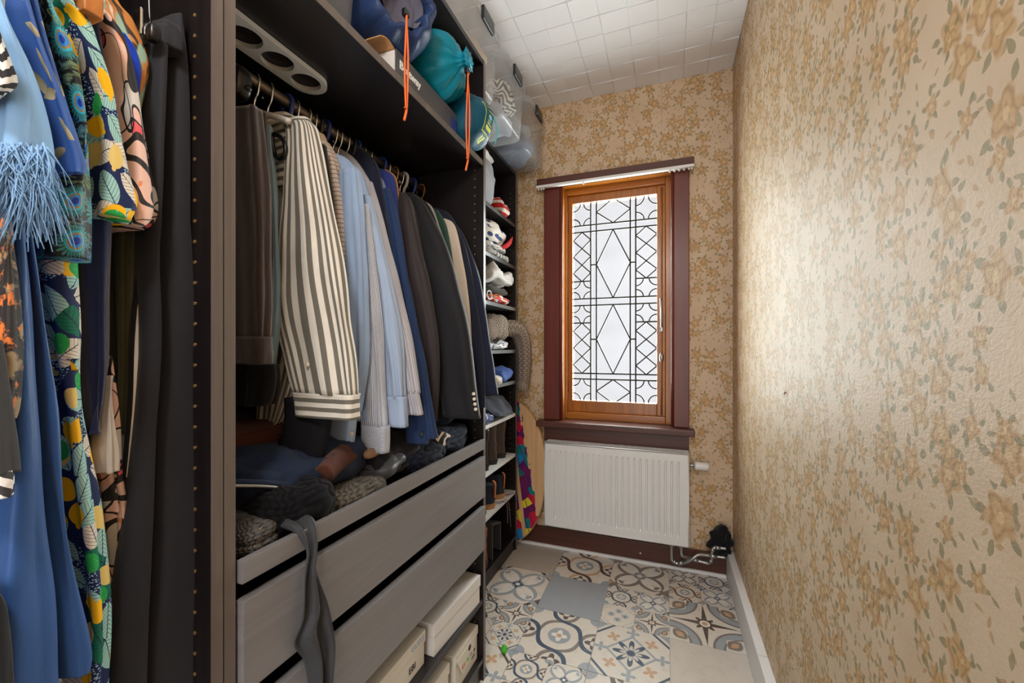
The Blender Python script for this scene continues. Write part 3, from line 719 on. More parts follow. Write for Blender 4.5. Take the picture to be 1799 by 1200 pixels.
for nm, P, sgn in (('lower', P1, -1), ('upper', P2, 1)):
    t = thing('heating_pipe', P[0], 'bent steel heating pipe %s' % ('dipping lowest under the radiator' if sgn < 0 else 'rising back up beside the white casing'), 'pipe', 'radiator pipes')
    mk('pipe', tube(P, .0085, 10, 60), M['steel'], t, True)
    mk('valve_nut', tube([P[0] + Vector((0, 0, .035)), P[0] + Vector((0, 0, -.03))], [.013, .015, .012], 6), M['steel'], t)
    for a in ((2, 3, 7) if sgn < 0 else (3, 5, 7, 8)): mk('fitting', tube([P[a], P[a] + (P[min(a + 1, len(P) - 1)] - P[a]) * .5], .0115, 10), M['steel'], t, True)
mk('black_cloth', lump((.275, 2.515, .205), (.062, .034, .075), 5, .035, 0, .8, fr_=1.4), fabric('black_jersey', (22, 22, 25)), None, True, 'crumpled black cloth stuffed behind the heating pipes in the corner', 'cloth')

# ---------------------------------------------------------------- wardrobes
TH, TOP = .018, 2.36
def pegs(parent, x_list, y, ny, z0, z1, mat='brass'):
    g = []
    n = int((z1 - z0) / .032)
    for x in x_list:
        for i in range(n + 1): g.append(prism([(.0028 * math.cos(a * 1.047), .0028 * math.sin(a * 1.047)) for a in range(6)], (x, y, z0 + i * .032), (1, 0, 0), (0, 0, 1), (0, ny, 0), 0, .0012))
    return mk('peg_holes', J(*g), M[mat], parent, kind='stuff')
def side(parent, y0, x_front, top=TOP, inner=0, band=True):
    s = mk('side_panel', box(BACKX, x_front - .001, y0, y0 + TH, 0, top), M['black_wood'], parent)
    mk('edge_band', box(x_front - .001, x_front, y0, y0 + TH, 0, top), M['edge'], s)
    for f in ([-1, 1] if inner == 0 else [inner]): pegs(s, [x_front - .037, BACKX + .12], y0 if f < 0 else y0 + TH, f, .12, top - .1)
    return s
def carcass(name, y0, y1, xf_, label):
    w = thing(name, ((BACKX + xf_) / 2, (y0 + y1) / 2, 0), label, 'wardrobe', 'black-brown wardrobe frames')
    side(w, y0, xf_, TOP, 1); side(w, y1 - TH, xf_, TOP, -1)
    mk('top_panel', box(BACKX, xf_ - .002, y0 + TH, y1 - TH, TOP - TH, TOP), M['black_wood'], w)
    mk('base_panel', box(BACKX, xf_ - .002, y0 + TH, y1 - TH, .071, .089), M['black_wood'], w)
    mk('plinth', box(xf_ - .03, xf_ - .012, y0 + TH, y1 - TH, 0, .071), M['black_wood'], w)
    mk('back_panel', box(BACKX - .004, BACKX, y0, y1, .07, TOP), M['black_wood'], w)
    return w
def board(parent, y0, y1, xf_, ztop, mat='black_wood', th=.02):
    s = mk('shelf', box(BACKX + .004, xf_ - .003, y0 + .001, y1 - .001, ztop - th, ztop, .001), M[mat], parent)
    return s
YA, YB, YC, YD = -.570, .448, 1.449, 2.442
w1 = carcass('wardrobe_frame', YA, YB - .0012, FRONT, 'black-brown wardrobe bay full of bright printed dresses')
w2 = carcass('wardrobe_frame', YB + .0008, YC, FRONT, 'black-brown wardrobe bay with shirts on a rail and drawers')
w3 = carcass('wardrobe_frame', YC, YD, FARX, 'shallow black-brown cabinet with folded clothes and shoes beside the window')
board(w1, YA + TH, YB - TH, FRONT, 1.978)
mk('clothes_rail', tube([(-.91, YA + TH, 1.895), (-.91, YB - TH, 1.895)], .0125, 14), M['rodm'], w1, True)
sh = board(w2, YB + TH, YC - TH, FRONT, 1.978, 'black_wood', .022)
mk('edge_strip', box(FRONT - .003, FRONT - .0015, YB + TH, YC - TH, 1.957, 1.977), M['edge'], sh)
mk('clothes_rail', tube([(-.91, YB + TH, 1.895), (-.91, YC - TH, 1.895)], .0125, 16), M['rodm'], w2, True)
board(w2, YB + TH, YC - TH, FRONT, .315)
IY0, IY1 = YB + TH + .006, YC - TH - .006
tr = mk('pull_out_tray', J(box(BACKX + .03, FRONT - .006, IY0, IY1, .884, .892), box(BACKX + .03, FRONT - .006, IY0, IY0 + .012, .892, .915), box(BACKX + .03, FRONT - .006, IY1 - .012, IY1, .892, .915)), M['black_wood'], w2)
mk('tray_front', box(FRONT - .006, FRONT + .008, IY0, IY1, .884, .921, .001), M['front'], tr)
for z0, z1 in ((.705, .856), (.507, .668)):
    d = mk('drawer', J(box(BACKX + .05, FRONT - .008, IY0 + .012, IY1 - .012, z0 + .012, z0 + .02), box(BACKX + .05, FRONT - .008, IY0 + .012, IY0 + .024, z0 + .02, z1 - .04), box(BACKX + .05, FRONT - .008, IY1 - .024, IY1 - .012, z0 + .02, z1 - .04), box(BACKX + .05, BACKX + .062, IY0 + .024, IY1 - .024, z0 + .02, z1 - .04)), M['black_wood'], w2)
    mk('drawer_front', box(FRONT - .008, FRONT + .010, IY0, IY1, z0, z1, .0012), M['front'], d)
SHZ = [2.033, 1.771, 1.514, 1.252, 1.060, .857, .605, .373]
for i, z in enumerate(SHZ): board(w3, YC + TH, YD - TH, FARX, z, 'black_wood' if i < 2 else 'grey_board' if i < 5 else 'white_board')
# plate with three finger holes fixed under the shelf
hp = []
n = 28
def ringplate(cys, r, x0, hx, hy0, hy1, z0, z1):
    bm = bmesh.new(); out = [];
    for k in range(-6, 7): out.append((x0 + hx * math.sin(k / 6 * math.pi / 2), hy1 - hx + hx * math.cos(k / 6 * math.pi / 2)))
    out += [(x0 + hx, hy0), (x0 - hx, hy0)]
    loops = [out] + [[(x0 + r * math.cos(2 * math.pi * i / n), cy + r * math.sin(2 * math.pi * i / n)) for i in range(n)] for cy in cys]
    es = []
    for lp in loops:
        vs = [bm.verts.new((a, b, z0)) for a, b in lp]
        es += [bm.edges.new((vs[i], vs[(i + 1) % len(vs)])) for i in range(len(vs))]
    r_ = bmesh.ops.triangle_fill(bm, use_beauty=True, edges=es); fs = [f for f in bm.faces if all((Vector((f.calc_center_median().x, f.calc_center_median().y)) - Vector((x0, cy))).length > r * .98 for cy in cys)]
    bmesh.ops.delete(bm, geom=[f for f in bm.faces if f not in fs], context='FACES_ONLY')
    e = bmesh.ops.extrude_face_region(bm, geom=list(bm.faces)); bmesh.ops.translate(bm, vec=(0, 0, z1 - z0), verts=[v for v in e['geom'] if isinstance(v, bmesh.types.BMVert)])
    bm.verts.index_update(); g = ([v.co.copy() for v in bm.verts], [tuple(v.index for v in f.verts) for f in bm.faces], None); bm.free(); return g
mk('accessory_plate', ringplate((.640, .722, .804), .035, -.862, .046, .56, .855, 1.944, 1.955), M['grey_pl'], None, False, 'grey plate with three round holes fixed under the wardrobe shelf', 'hanger plate')

# ---------------------------------------------------------------- storage bins on top
def bin_(y, x_front, z, L, Wd, H_, label, handle=True, name='storage_bin'):
    b = thing(name, (x_front - L / 2, y, z), label, 'storage box', 'clear plastic storage boxes')
    cx = x_front - L / 2; t = .82
    def ringp(hx, hy, zz, rr=.05, nn=6):
        out = []
        for (sx, sy, a0) in ((1, 1, 0), (-1, 1, 90), (-1, -1, 180), (1, -1, 270)):
            for k in range(nn + 1): a = R(a0 + 90 * k / nn); out.append(Vector((cx + sx * (hx - rr) + rr * math.cos(a), y + sy * (hy - rr) + rr * math.sin(a), zz)))
        return out
    prof = [(.40, .40, .0, .03), (.428, .43, .006, .045), (.445, .45, .03, .05), (.47, .475, .80, .05), (.48, .485, .90, .05)]
    rings = [ringp(a * L, c * Wd, z + h * H_, r) for a, c, h, r in prof]; m = len(rings[0]); V = [v for r in rings for v in r]
    F = [tuple(range(m))[::-1]] + [(i * m + j, i * m + (j + 1) % m, (i + 1) * m + (j + 1) % m, (i + 1) * m + j) for i in range(len(rings) - 1) for j in range(m)]
    mk('bin_body', (V, F, None), M['bin'], b, True)
    lid = [ringp(a * L, c * Wd, z + h * H_, .055) for a, c, h in ((.497, .497, .86), (.50, .50, .90), (.50, .50, .97), (.47, .465, 1.0))]; V = [v for r in lid for v in r]
    F = [(i * m + j, i * m + (j + 1) % m, (i + 1) * m + (j + 1) % m, (i + 1) * m + j) for i in range(3) for j in range(m)] + [tuple(3 * m + j for j in range(m))]
    mk('lid', (V, F, None), M['bin'], b, True)
    if handle: mk('clip_handle', box(x_front - .006, x_front + .010, y - .055, y + .055, z + .80 * H_, z + .99 * H_, .006), M['black_pl'], b)
    return b
XB = -.690
bin_(1.560, XB, TOP, .52, .36, .285, 'clear storage box with coral and beige clothes, nearest on top of the cabinets')
bin_(1.928, XB, TOP, .52, .35, .285, 'clear storage box with a striped knit inside, middle one of the row')
bin_(2.290, XB, TOP, .52, .35, .285, 'clear storage box with grey-blue contents, against the window wall')
CL = [('folded_cloth', (1.53, 2.43), (.19, .135, .065), (212, 150, 136), 'coral pink cloth inside the nearest clear box'), ('folded_cloth', (1.59, 2.545), (.19, .13, .06), (206, 190, 168), 'beige cloth on the coral one inside the nearest clear box'),
      ('folded_cloth', (1.93, 2.415), (.20, .135, .05), (186, 190, 200), 'pale grey cloth at the bottom of the middle clear box'), ('folded_cloth', (2.29, 2.43), (.20, .135, .065), (112, 124, 146), 'slate blue cloth inside the clear box by the window wall'), ('folded_cloth', (2.28, 2.535), (.18, .12, .045), (176, 178, 180), 'light grey cloth on the slate blue one in the box by the window wall')]
for i, (nm, (y, z), h, col, lab) in enumerate(CL): mk(nm, lump((XB - .25, y, z), h, i + 20, .03, 3), fabric('binned_cloth_%d' % i, col), None, True, lab, 'cloth', 'clothes in the clear boxes')
mk('folded_cloth', lump((XB - .215, 1.93, 2.515), (.18, .125, .055), 31, .03, 2), print_zig('chunky_striped_knit', (214, 206, 190), (70, 74, 84), 30.0), None, True, 'dark and cream striped knit inside the middle clear box', 'cloth', 'clothes in the clear boxes')
bin_(.715, -.672, 1.978, .45, .20, .22, 'small clear storage box at the near end of the wardrobe shelf', False)

# ---------------------------------------------------------------- bags and carton on the wardrobe shelf
bx_ = thing('flat_carton', (-.79, 1.075, 1.978), 'charcoal carton with white lettering lying under the drawstring bags', 'box')
mk('carton_body', J(box(-.92, -.665, .912, 1.246, 1.979, 1.982), box(-.92, -.665, .912, 1.246, 2.052, 2.055), box(-.669, -.665, .912, 1.246, 1.982, 2.052), box(-.92, -.916, .912, 1.246, 1.982, 2.052), box(-.916, -.669, 1.242, 1.246, 1.982, 2.052)), M['carton_dark'], bx_)
mk('white_end', box(-.915, -.670, .9105, .9145, 1.981, 2.052), M['carton'], bx_)
mk('flap', ribbon([(-.79, .912, 2.053), (-.79, .885, 2.064), (-.79, .862, 2.055)], [.12, .118, .11], (1, 0, 0), .003, 10, 6, .002), M['kraft'], bx_, True, label='brown cardboard flap')
text('Bestway', .030, face_x(-.6645, .975, 2.022), M['ink_white'], bx_, bold=.001)
mk('blue_patch', box(-.6652, -.6640, 1.205, 1.243, 1.985, 2.03), plain('blue_print', (44, 52, 130), .5), bx_)
def sack(name, c, rad, L, mat, label, lining=None, seed=1, tilt=(0, 0), knot=.02):
    s = thing(name, (c[0], c[1], c[2] - rad), label, 'bag', 'drawstring sleeping bag sacks')
    prof = [(.02, -L / 2), (rad * .6, -L / 2 + .004), (rad * .92, -L / 2 + .02), (rad, -L / 2 + .06), (rad * 1.03, -.02), (rad * 1.0, L / 2 - .09), (rad * .93, L / 2 - .05), (rad * .74, L / 2 - .018), (rad * .45, L / 2), (knot * 1.6, L / 2 + .004), (knot, L / 2 + .018), (knot * 1.5, L / 2 + .035)]
    prof = [tuple(p) for p in cat(prof, 30)]
    amp = [.004 if i < 14 else .004 + .006 * min(1, (i - 14) / 8) for i in range(30)]
    g = xf(revolve(prof, 56, 13, amp, seed), place(c[0], c[1], c[2], tilt[1], 0, R(90) + tilt[0]))
    mk('sack_body', g, mat, s, True); return s
nav = fabric('navy_nylon', (42, 60, 98), .45, 0, .5); teal = fabric('teal_nylon', (10, 128, 150), .4, 0, .3); dteal = fabric('dark_teal_nylon', (14, 82, 104), .4, 0, .3)
s1 = thing('drawstring_bag', (-.75, .98, 2.055), 'navy drawstring bag with a gaping mouth and an orange cord', 'bag', 'drawstring sleeping bag sacks')
pf = [(.02, -.16), (.085, -.155), (.108, -.12), (.114, -.02), (.110, .05), (.098, .10), (.082, .128), (.070, .126), (.062, .105), (.058, .06), (.05, .03)]
mk('sack_body', xf(revolve([tuple(p) for p in cat(pf, 30)], 56, 9, [.004] * 14 + [.009] * 16, 4), place(-.735, .950, 2.172, R(-28), 0, R(96))), nav, s1, True)
mk('lining', xf(revolve([(.001, .06), (.03, .064), (.045, .085), (.052, .075), (.060, .112)], 40, 6, [.001, .012, .008, .006, .004], 9, False), place(-.735, .950, 2.172, R(-28), 0, R(96))), fabric('dark_lining', (92, 90, 104)), s1, True)
s2 = sack('drawstring_bag', (-.745, 1.158, 2.163), .103, .27, teal, 'bright teal drawstring bag gathered shut on the carton', seed=6)
def print_label(name):
    g = G(name); sp = g.node('ShaderNodeSeparateXYZ', {0: g.obj()}); y = S(g, sp.outputs[1]); z = S(g, sp.outputs[2]); n = g.noise(g.uvn, 20, 4)
    nx = S(g, g.node('ShaderNodeSeparateXYZ', {0: g.node('ShaderNodeNewGeometry').outputs['Normal']}).outputs[0])
    col = g.mix(srgb(12, 84, 106), srgb(8, 62, 82), n); on = nx > .25
    def rc(y0, y1, z0, z1): return (y > y0) * (y < y1) * (z > z0) * (z < z1)
    fr_ = rc(-.045, .035, .035, .135) * inv(rc(-.042, .032, .038, .132))
    pr = mx(mx(fr_, rc(-.030, .016, .050, .062)), mx(rc(-.026, .012, .068, .071), mx(rc(-.026, .0, .076, .079), rc(-.020, .018, .112, .115))))
    pr = mx(pr, mx(rc(-.026, -.02, .012, .028), rc(-.014, -.002, .012, .028)))
    col = g.mix(col, srgb(206, 214, 60), pr * on)
    bird = ln((y + .006) * .7, z - .094) < .009
    col = g.mix(col, srgb(120, 190, 196), bird * on)
    return g.out(col, .55, n, .35, .01, Specular_IOR_Level=.25)
s3 = thing('drawstring_bag', (-.70, 1.338, 1.979), 'dark teal drawstring bag with a yellow printed label at the shelf end', 'bag', 'drawstring sleeping bag sacks')
mk('sack_body', lump((-.705, 1.338, 2.072), (.128, .086, .092), 12, .012, 0, .72, 56, 30, R(-6)), print_label('dark_teal_printed_nylon'), s3, True)
mk('seam_piping', tube([(-.605, 1.398, 2.135), (-.590, 1.408, 2.10), (-.586, 1.412, 2.06), (-.592, 1.408, 2.02)], .002, 6, 16), plain('aqua_piping', (40, 190, 190), .5), s3, True)
def cord(px, y0, y1, X, parent, sp=3.0):
    a = [U(px - sp * .2, y0, X=X), U(px + sp, (y0 * .6 + y1 * .4), X=X + .004), U(px + 1, y1 - 22, X=X)]; b = [U(px + sp * .2, y0, X=X + .004), U(px - sp, (y0 * .5 + y1 * .5), X=X), U(px - 1, y1 - 22, X=X + .004)]
    k = U(px, y1 - 18, X=X); e = U(px - 4, y1, X=X)
    c_ = mk('drawcord', J(tube(a, .0023, 8, 20), tube(b, .0023, 8, 20), tube([k + Vector((0, -.004, .006)), k, e], [.004, .0055, .003], 8, 10)), M['orange'], parent, True, label='orange drawcord')
    p = a[0]; mk('cord_lock', box(p.x - .008, p.x + .006, p.y - .009, p.y + .009, p.z - .004, p.z + .014, .004), M['black_pl'], parent)
cord(714, 27, 211, -.600, s1); cord(822, 128, 299, -.578, s2)

# ---------------------------------------------------------------- shoe boxes below the drawers
def shoebox(y0, y1, x1, z0, z1, depth, mat, label, lid=.035, rz=0.0):
    b = thing('shoe_box', (x1 - depth / 2, (y0 + y1) / 2, z0), label, 'box', 'shoe boxes under the drawers')
    T_ = Matrix.Translation((x1, y0, 0)) @ Matrix.Rotation(rz, 4, 'Z') @ Matrix.Translation((-x1, -y0, 0))
    mk('box_body', xf(box(x1 - depth, x1 - .003, y0 + .003, y1 - .003, z0, z1 - .006, .001), T_), mat, b)
    mk('box_lid', xf(box(x1 - depth - .003, x1, y0, y1, z1 - lid, z1, .0015), T_), mat, b); return b, T_
sb1, T1 = shoebox(.745, 1.076, -.68, .3155, .417, .30, M['carton_cream'], 'cream shoe box with pale blue lettering on its lid')
text('GUESS', .022, face_x(-.6798, 1.035, .400), M['ink_blue'], sb1); text('EBI', .026, face_x(-.6822, 1.01, .345), M['ink'], sb1)
mk('finger_hole', xf(revolve([(.001, 0), (.011, 0), (.011, .001)], 16), place(-.6825, .90, .355, 0, 0, R(90))), M['ink'], sb1)
sb2, T2 = shoebox(1.100, 1.405, -.665, .3155, .417, .30, M['carton'], 'large plain white shoe box sticking out on the lower shelf', .04, R(-3))
sb3, T3 = shoebox(1.245, 1.422, -.668, .0895, .215, .32, M['carton_cream'], 'cream shoe box with multicoloured lettering on the wardrobe floor', .03)
mk('lid_flap', prism([(.0, .0), (.165, .0), (.12, -.055), (.04, -.07)], (-.6675, 1.25, .195), (0, 1, 0), (0, 0, 1), (1, 0, 0), 0, .002), M['carton_cream'], sb3)
mk('finger_hole', xf(revolve([(.001, 0), (.010, 0), (.010, .001)], 16), place(-.6652, 1.345, .182, 0, 0, R(90))), M['ink'], sb3)
for i, (ch, mt) in enumerate(zip('ESPRIT', ('ink_red', 'ink_red', 'ink_yel', 'ink_grn', 'ink_grn', 'ink'))): text(ch, .02, face_x(-.6648, 1.290 + i * .013, .150), M[mt], sb3)
mk('size_label', J(box(-.671, -.6702, 1.37, 1.385, .13, .136), box(-.671, -.6702, 1.388, 1.40, .135, .143), box(-.671, -.6702, 1.372, 1.398, .118, .122)), M['ink'], sb3)
shoebox(.925, 1.215, -.675, .0895, .218, .30, M['carton_cream'], 'plain cream shoe box on the wardrobe floor beside the lettered one')
mk('green_egg', xf(revolve([tuple(p) for p in cat([(.001, -.017), (.008, -.0155), (.0125, -.006), (.012, .004), (.007, .0135), (.001, .017)], 16)], 20), place(*(U(886, 1147, Z=0) + Vector((0, 0, .0172))))), plain('green_plastic', (70, 190, 40), .35), None, True, 'small bright green plastic egg lying on the patterned floor', 'toy')

# ---------------------------------------------------------------- skim board behind the cabinet
bpts = [(.27 * math.copysign(abs(math.cos(a)) ** .92, math.cos(a)), .455 * math.copysign(abs(math.sin(a)) ** .92, math.sin(a))) for a in [2 * math.pi * i / 56 for i in range(56)]]
bo = thing('skim_board', (-.975, 2.50, .02), 'oval wooden skim board with colourful graffiti print leaning on the back wall', 'board')
lean = Matrix.Translation((-.975, 2.492, .475)) @ Matrix.Rotation(R(-3), 4, 'X')
mk('deck', xf(prism(bpts, (0, 0, 0), (1, 0, 0), (0, 0, 1), (0, 1, 0), -.006, .006), lean), print_board('painted_skim_board'), bo)
mk('deck_rim', xf(tube([(a, 0, b) for a, b in bpts], .0062, 8, 0, True), lean), M['kraft'], bo, True)

# ---------------------------------------------------------------- folded things and shoes in the shallow cabinet
def soft(name, c, h, mat, label, cat_, seed, amp=.012, layers=0, group=None, **k):
    return mk(name, lump(c, h, seed, amp, layers, **k), mat, None, True, label, cat_, group)
FGRP = 'folded clothes in the shallow cabinet'
FX = -1.01
soft('fabric_bag', (FX, 2.045, 2.165), (.125, .125, .131), fabric('light_grey_cloth', (158, 160, 168)), 'puffed light grey fabric bag on the top shelf of the shallow cabinet', 'bag', 41, .02)
soft('folded_cloth', (FX + .02, 2.05, 2.305), (.10, .10, .012), fabric('white_cotton', (224, 222, 218)), 'thin white cloth laid on the light grey fabric bag', 'cloth', 42, .01)
soft('scarf', (-.955, 2.245, 2.084), (.085, .062, .05), stripes('red_white_stripe', (200, 38, 36), (226, 220, 212), .05, .5, 'y'), 'red and white striped scarf beside the grey fabric bag', 'scarf', 43, .02)
soft('folded_cloth', (FX, 2.17, 1.7925), (.135, .195, .0205), stripes('grey_fine_stripe', (196, 192, 186), (90, 88, 88), .012, .6), 'folded grey striped cloth at the bottom of the polka dot pile', 'cloth', 44, .014, 2, FGRP)
soft('folded_cloth', (FX, 2.16, 1.834), (.13, .175, .02), print_scraps('grey_speckle', (180, 176, 172), ((60, 60, 66), (226, 224, 220)), 40), 'grey speckled folded top under the polka dot cushion', 'cloth', 45, .014, 2, FGRP)
soft('cushion', (FX, 2.15, 1.912), (.13, .175, .062), print_dots('polka_dot'), 'cream cushion with navy polka dots on the second shelf', 'cushion', 46, .02)
mk('red_strap', ribbon([(-.895, 2.20, 1.835), (-.868, 2.25, 1.865), (-.87, 2.33, 1.915), (-.90, 2.38, 1.925)], [.012, .016, .018, .014], (.3, -.2, 1), .006, 20, 4, .002), fabric('red_webbing', (206, 34, 36)), None, True, 'bright red strap folded in front of the polka dot cushion', 'strap')
soft('folded_cloth', (FX, 2.2, 1.541), (.135, .17, .0265), print_scraps('red_yellow_print', (200, 34, 40), ((232, 196, 40), (40, 60, 130), (230, 226, 220)), 34), 'red, yellow and blue printed cloth at the bottom of the white pile', 'cloth', 47, .02, 0, FGRP)
soft('folded_cloth', (FX, 2.18, 1.590), (.135, .185, .022), fabric('dark_olive_cotton', (58, 60, 48)), 'folded dark olive garment between red print and white linen', 'cloth', 48, .01, 2, FGRP)
soft('crumpled_shirt', (FX + .012, 2.2, 1.662), (.145, .20, .05), fabric('white_linen', (224, 222, 220), wr=.6), 'crumpled white linen shirt on top of the olive garment', 'shirt', 49, .04, 0, None)
soft('crumpled_shirt', (FX - .03, 2.1, 1.722), (.08, .07, .02), fabric('beige_linen', (196, 180, 160)), 'small beige garment on the white linen shirt', 'shirt', 50, .02)
mk('white_drawcord', tube([(-.868, 1.985 + .03 * math.cos(a), 1.542 + .022 * math.sin(a)) for a in [i * .35 for i in range(18)]], .003, 6, 0, True), M['white_pl'], None, True, 'loop of white drawcord hanging beside the red print cloth', 'cord')
soft('folded_cloth', (FX, 2.17, 1.2775), (.14, .19, .0245), print_scraps('blue_white_scraps', (190, 190, 196), ((52, 70, 112), (70, 70, 78), (226, 226, 226)), 34), 'blue and white patterned folded clothes under the chunky knit', 'cloth', 51, .02, 2, FGRP)
tk = knit('taupe_chunky_knit', (150, 136, 124), 80)
kn = thing('knit_sweater', (FX, 2.2, 1.302), 'chunky taupe knit sweater with one sleeve hanging off the shelf', 'sweater')
mk('sweater_body', lump((FX, 2.2, 1.378), (.145, .19, .076), 52, .022, 2), tk, kn, True)
slv = cat([(-.93, 2.34, 1.385, .05), (-.872, 2.415, 1.375, .055), (-.845, 2.452, 1.30, .052), (-.838, 2.462, 1.19, .046), (-.84, 2.456, 1.075, .040), (-.842, 2.452, 1.02, .036)], 26)
mk('sleeve', tube([s[:3] for s in slv], [s[3] for s in slv], 18), tk, kn, True)
mk('cuff', tube([(-.842, 2.452, 1.05), (-.843, 2.450, .995)], .037, 18), fabric('taupe_rib', (150, 136, 124), rib=120), kn, True)
soft('rolled_garment', (FX + .03, 2.26, 1.103), (.12, .12, .0425), fabric('royal_blue_fleece', (44, 84, 160), .6), 'rolled royal blue garment on the shelf below the chunky knit', 'cloth', 53, .02)
soft('folded_cloth', (FX + .06, 2.09, 1.087), (.11, .06, .0265), fabric('cream_jersey', (206, 196, 184)), 'small cream garment beside the rolled royal blue one', 'cloth', 54, .025)
soft('folded_cloth', (FX, 2.0, .893), (.14, .09, .0355), print_scraps('navy_white_check', (44, 58, 104), ((210, 212, 220), (70, 90, 140)), 44), 'navy and white patterned cloth on the white shelf', 'cloth', 55, .025)
soft('jeans', (FX, 2.21, .893), (.13, .13, .0355), fabric('black_denim', (50, 52, 60), wr=.5), 'crumpled dark jeans on the white shelf', 'jeans', 56, .04)
jt = thing('draped_trousers', (-.95, 2.21, .86), 'charcoal trousers spilling over the edge of the white shelf', 'trousers')
mk('trouser_cloth', lump((-.965, 2.19, .952), (.12, .16, .026), 57, .03, sag=.07), fabric('charcoal_cotton', (58, 62, 74), wr=.6), jt, True)
def boot(x, y, z, L, Wd, Hs, mat, sole, label, cat_='boot', heel=.03, tab=None, laces=False, rz=0.0, shaft=.042, group='shoes in the shallow cabinet'):
    """toe points to -x (into the cabinet); x is the heel end"""
    b = thing('boot' if Hs > .13 else 'shoe', (x - L / 2, y, z), label, cat_, group); T_ = place(x, y, z, rz)
    def ol(s, d0, d1):
        return [( -L / 2 + L / 2 * s * math.cos(a), Wd / 2 * s * (1 - .22 * math.cos(a) * .5) * math.sin(a)) for a in [2 * math.pi * i / 28 for i in range(28)]]
    mk('sole', xf(prism(ol(1.04, 0, 0), (0, 0, 0), (1, 0, 0), (0, 1, 0), (0, 0, 1), heel * .45, heel * .45 + .014), T_), sole, b)
    mk('heel', xf(prism([(-.062 + .062 * math.cos(a) * 1.0, Wd * .42 * math.sin(a)) for a in [2 * math.pi * i / 20 for i in range(20)]], (0, 0, 0), (1, 0, 0), (0, 1, 0), (0, 0, 1), 0, heel * .5), T_), sole, b)
    mk('sole_tip', xf(prism([(-L * .72 + L * .26 * math.cos(a), Wd * .45 * math.sin(a)) for a in [2 * math.pi * i / 20 for i in range(20)]], (0, 0, 0), (1, 0, 0), (0, 1, 0), (0, 0, 1), 0, heel * .5), T_), sole, b)
    z0 = heel * .45 + .012
    up = [(-L / 2, 0, z0, L / 2 * .99, Wd * .48), (-L / 2 + .004, 0, z0 + .03, L / 2 * .96, Wd * .47), (-L * .40, 0, z0 + .055, L * .38, Wd * .42), (-.078, 0, z0 + .085, .074, Wd * .42), (-.062, 0, z0 + .11, .056, shaft * .95), (-.058, 0, max(z0 + .13, Hs * .8), .056, shaft), (-.058, 0, max(z0 + .15, Hs), .058, shaft * 1.04)]
    if Hs < .13: up = up[:4] + [(-.066, 0, z0 + .10, .06, Wd * .36)]
    mk('upper', xf(loft(up, 22, 28, .9, (.001, .003), 4, int(abs(y) * 99)), T_), mat, b, True)
    if tab: mk('pull_tab', xf(ribbon([(.0, 0, z0 + .03), (.003, 0, z0 + .07), (.004, 0, z0 + .11), (-.012, 0, z0 + .125)], [.009, .009, .009, .007], (0, 1, 0), .003, 14, 3, .0), T_), tab, b, True)
    return b
blk = plain('black_leather', (26, 26, 30), .3, 0, .1, 20, .1); brn = plain('dark_brown_leather', (70, 56, 50), .4, 0, .12, 20, .15); cog = plain('cognac_leather', (160, 88, 54), .35, 0, .12, 20, .1)
nvy = plain('navy_suede', (36, 42, 60), .8); tansole = plain('tan_rubber', (196, 146, 98), .6); dksole = plain('dark_rubber', (40, 36, 34), .6); tabm = plain('orange_leather_tab', (196, 110, 50), .5)
boot(-.895, 2.035, .605, .28, .095, .22, blk, blk, 'tall black leather boot with its heel out, on the white shelf', heel=.05)
boot(-.900, 2.165, .605, .28, .10, .24, brn, dksole, 'dark brown leather boot next to the black boots', heel=.03)
boot(-.905, 2.31, .605, .28, .10, .24, brn, dksole, 'dark brown leather boot nearest the window on the boot shelf', heel=.03)
boot(-.892, 2.115, .373, .27, .10, .12, nvy, tansole, 'navy sneaker with tan sole and orange tab beside the small black shoes', 'shoe', .035, tabm)
boot(-.900, 2.275, .373, .27, .10, .12, nvy, tansole, 'navy sneaker with tan sole and orange tab nearest the window', 'shoe', .035, tabm)
boot(-.893, 1.99, .373, .25, .085, .11, blk, blk, 'small black shoe on the lower white shelf', 'shoe', .03)
boot(-.895, 2.02, .0895, .27, .08, .21, cog, plain('brown_stacked_heel', (92, 66, 52), .5), 'cognac leather ankle boot on the cabinet floor', heel=.06, shaft=.038)
for i, (y0, dz) in enumerate(((2.19, .13), (2.34, .10), (2.22, .17))):
    mk('shoelace', tube([(-.93, y0 - .06, .383), (-.89, y0 - .02, .381), (-.868, y0 + .02, .378), (-.862, y0 + .04, .34), (-.862, y0 + .05 + .01 * i, .373 - dz)], .0022, 6, 24), plain('pink_grey_lace_%d' % i, (120, 100, 104), .8), None, True, ['shortish grey lace dangling between the navy sneakers', 'grey lace curling at the far end of the sneaker shelf', 'long grey lace hanging lowest off the sneaker shelf'][i], 'shoelace', 'laces of the navy sneakers')
rk = thing('shoe_rack_bracket', (-1.0, 2.2, .0895), 'dark grey angled plastic shoe holder on the cabinet floor', 'shoe holder')
gm = plain('dark_grey_plastic', (72, 72, 76), .5)
mk('upright_plate', box(-1.12, -.90, 2.10, 2.112, .0895, .285, .003), gm, rk); mk('upright_plate', box(-1.12, -.90, 2.22, 2.232, .0895, .25, .003), gm, rk); mk('top_plate', xf(box(-.11, .11, 0, .13, -.006, .006, .003), place(-1.01, 2.10, .283, 0, R(-15))), gm, rk)

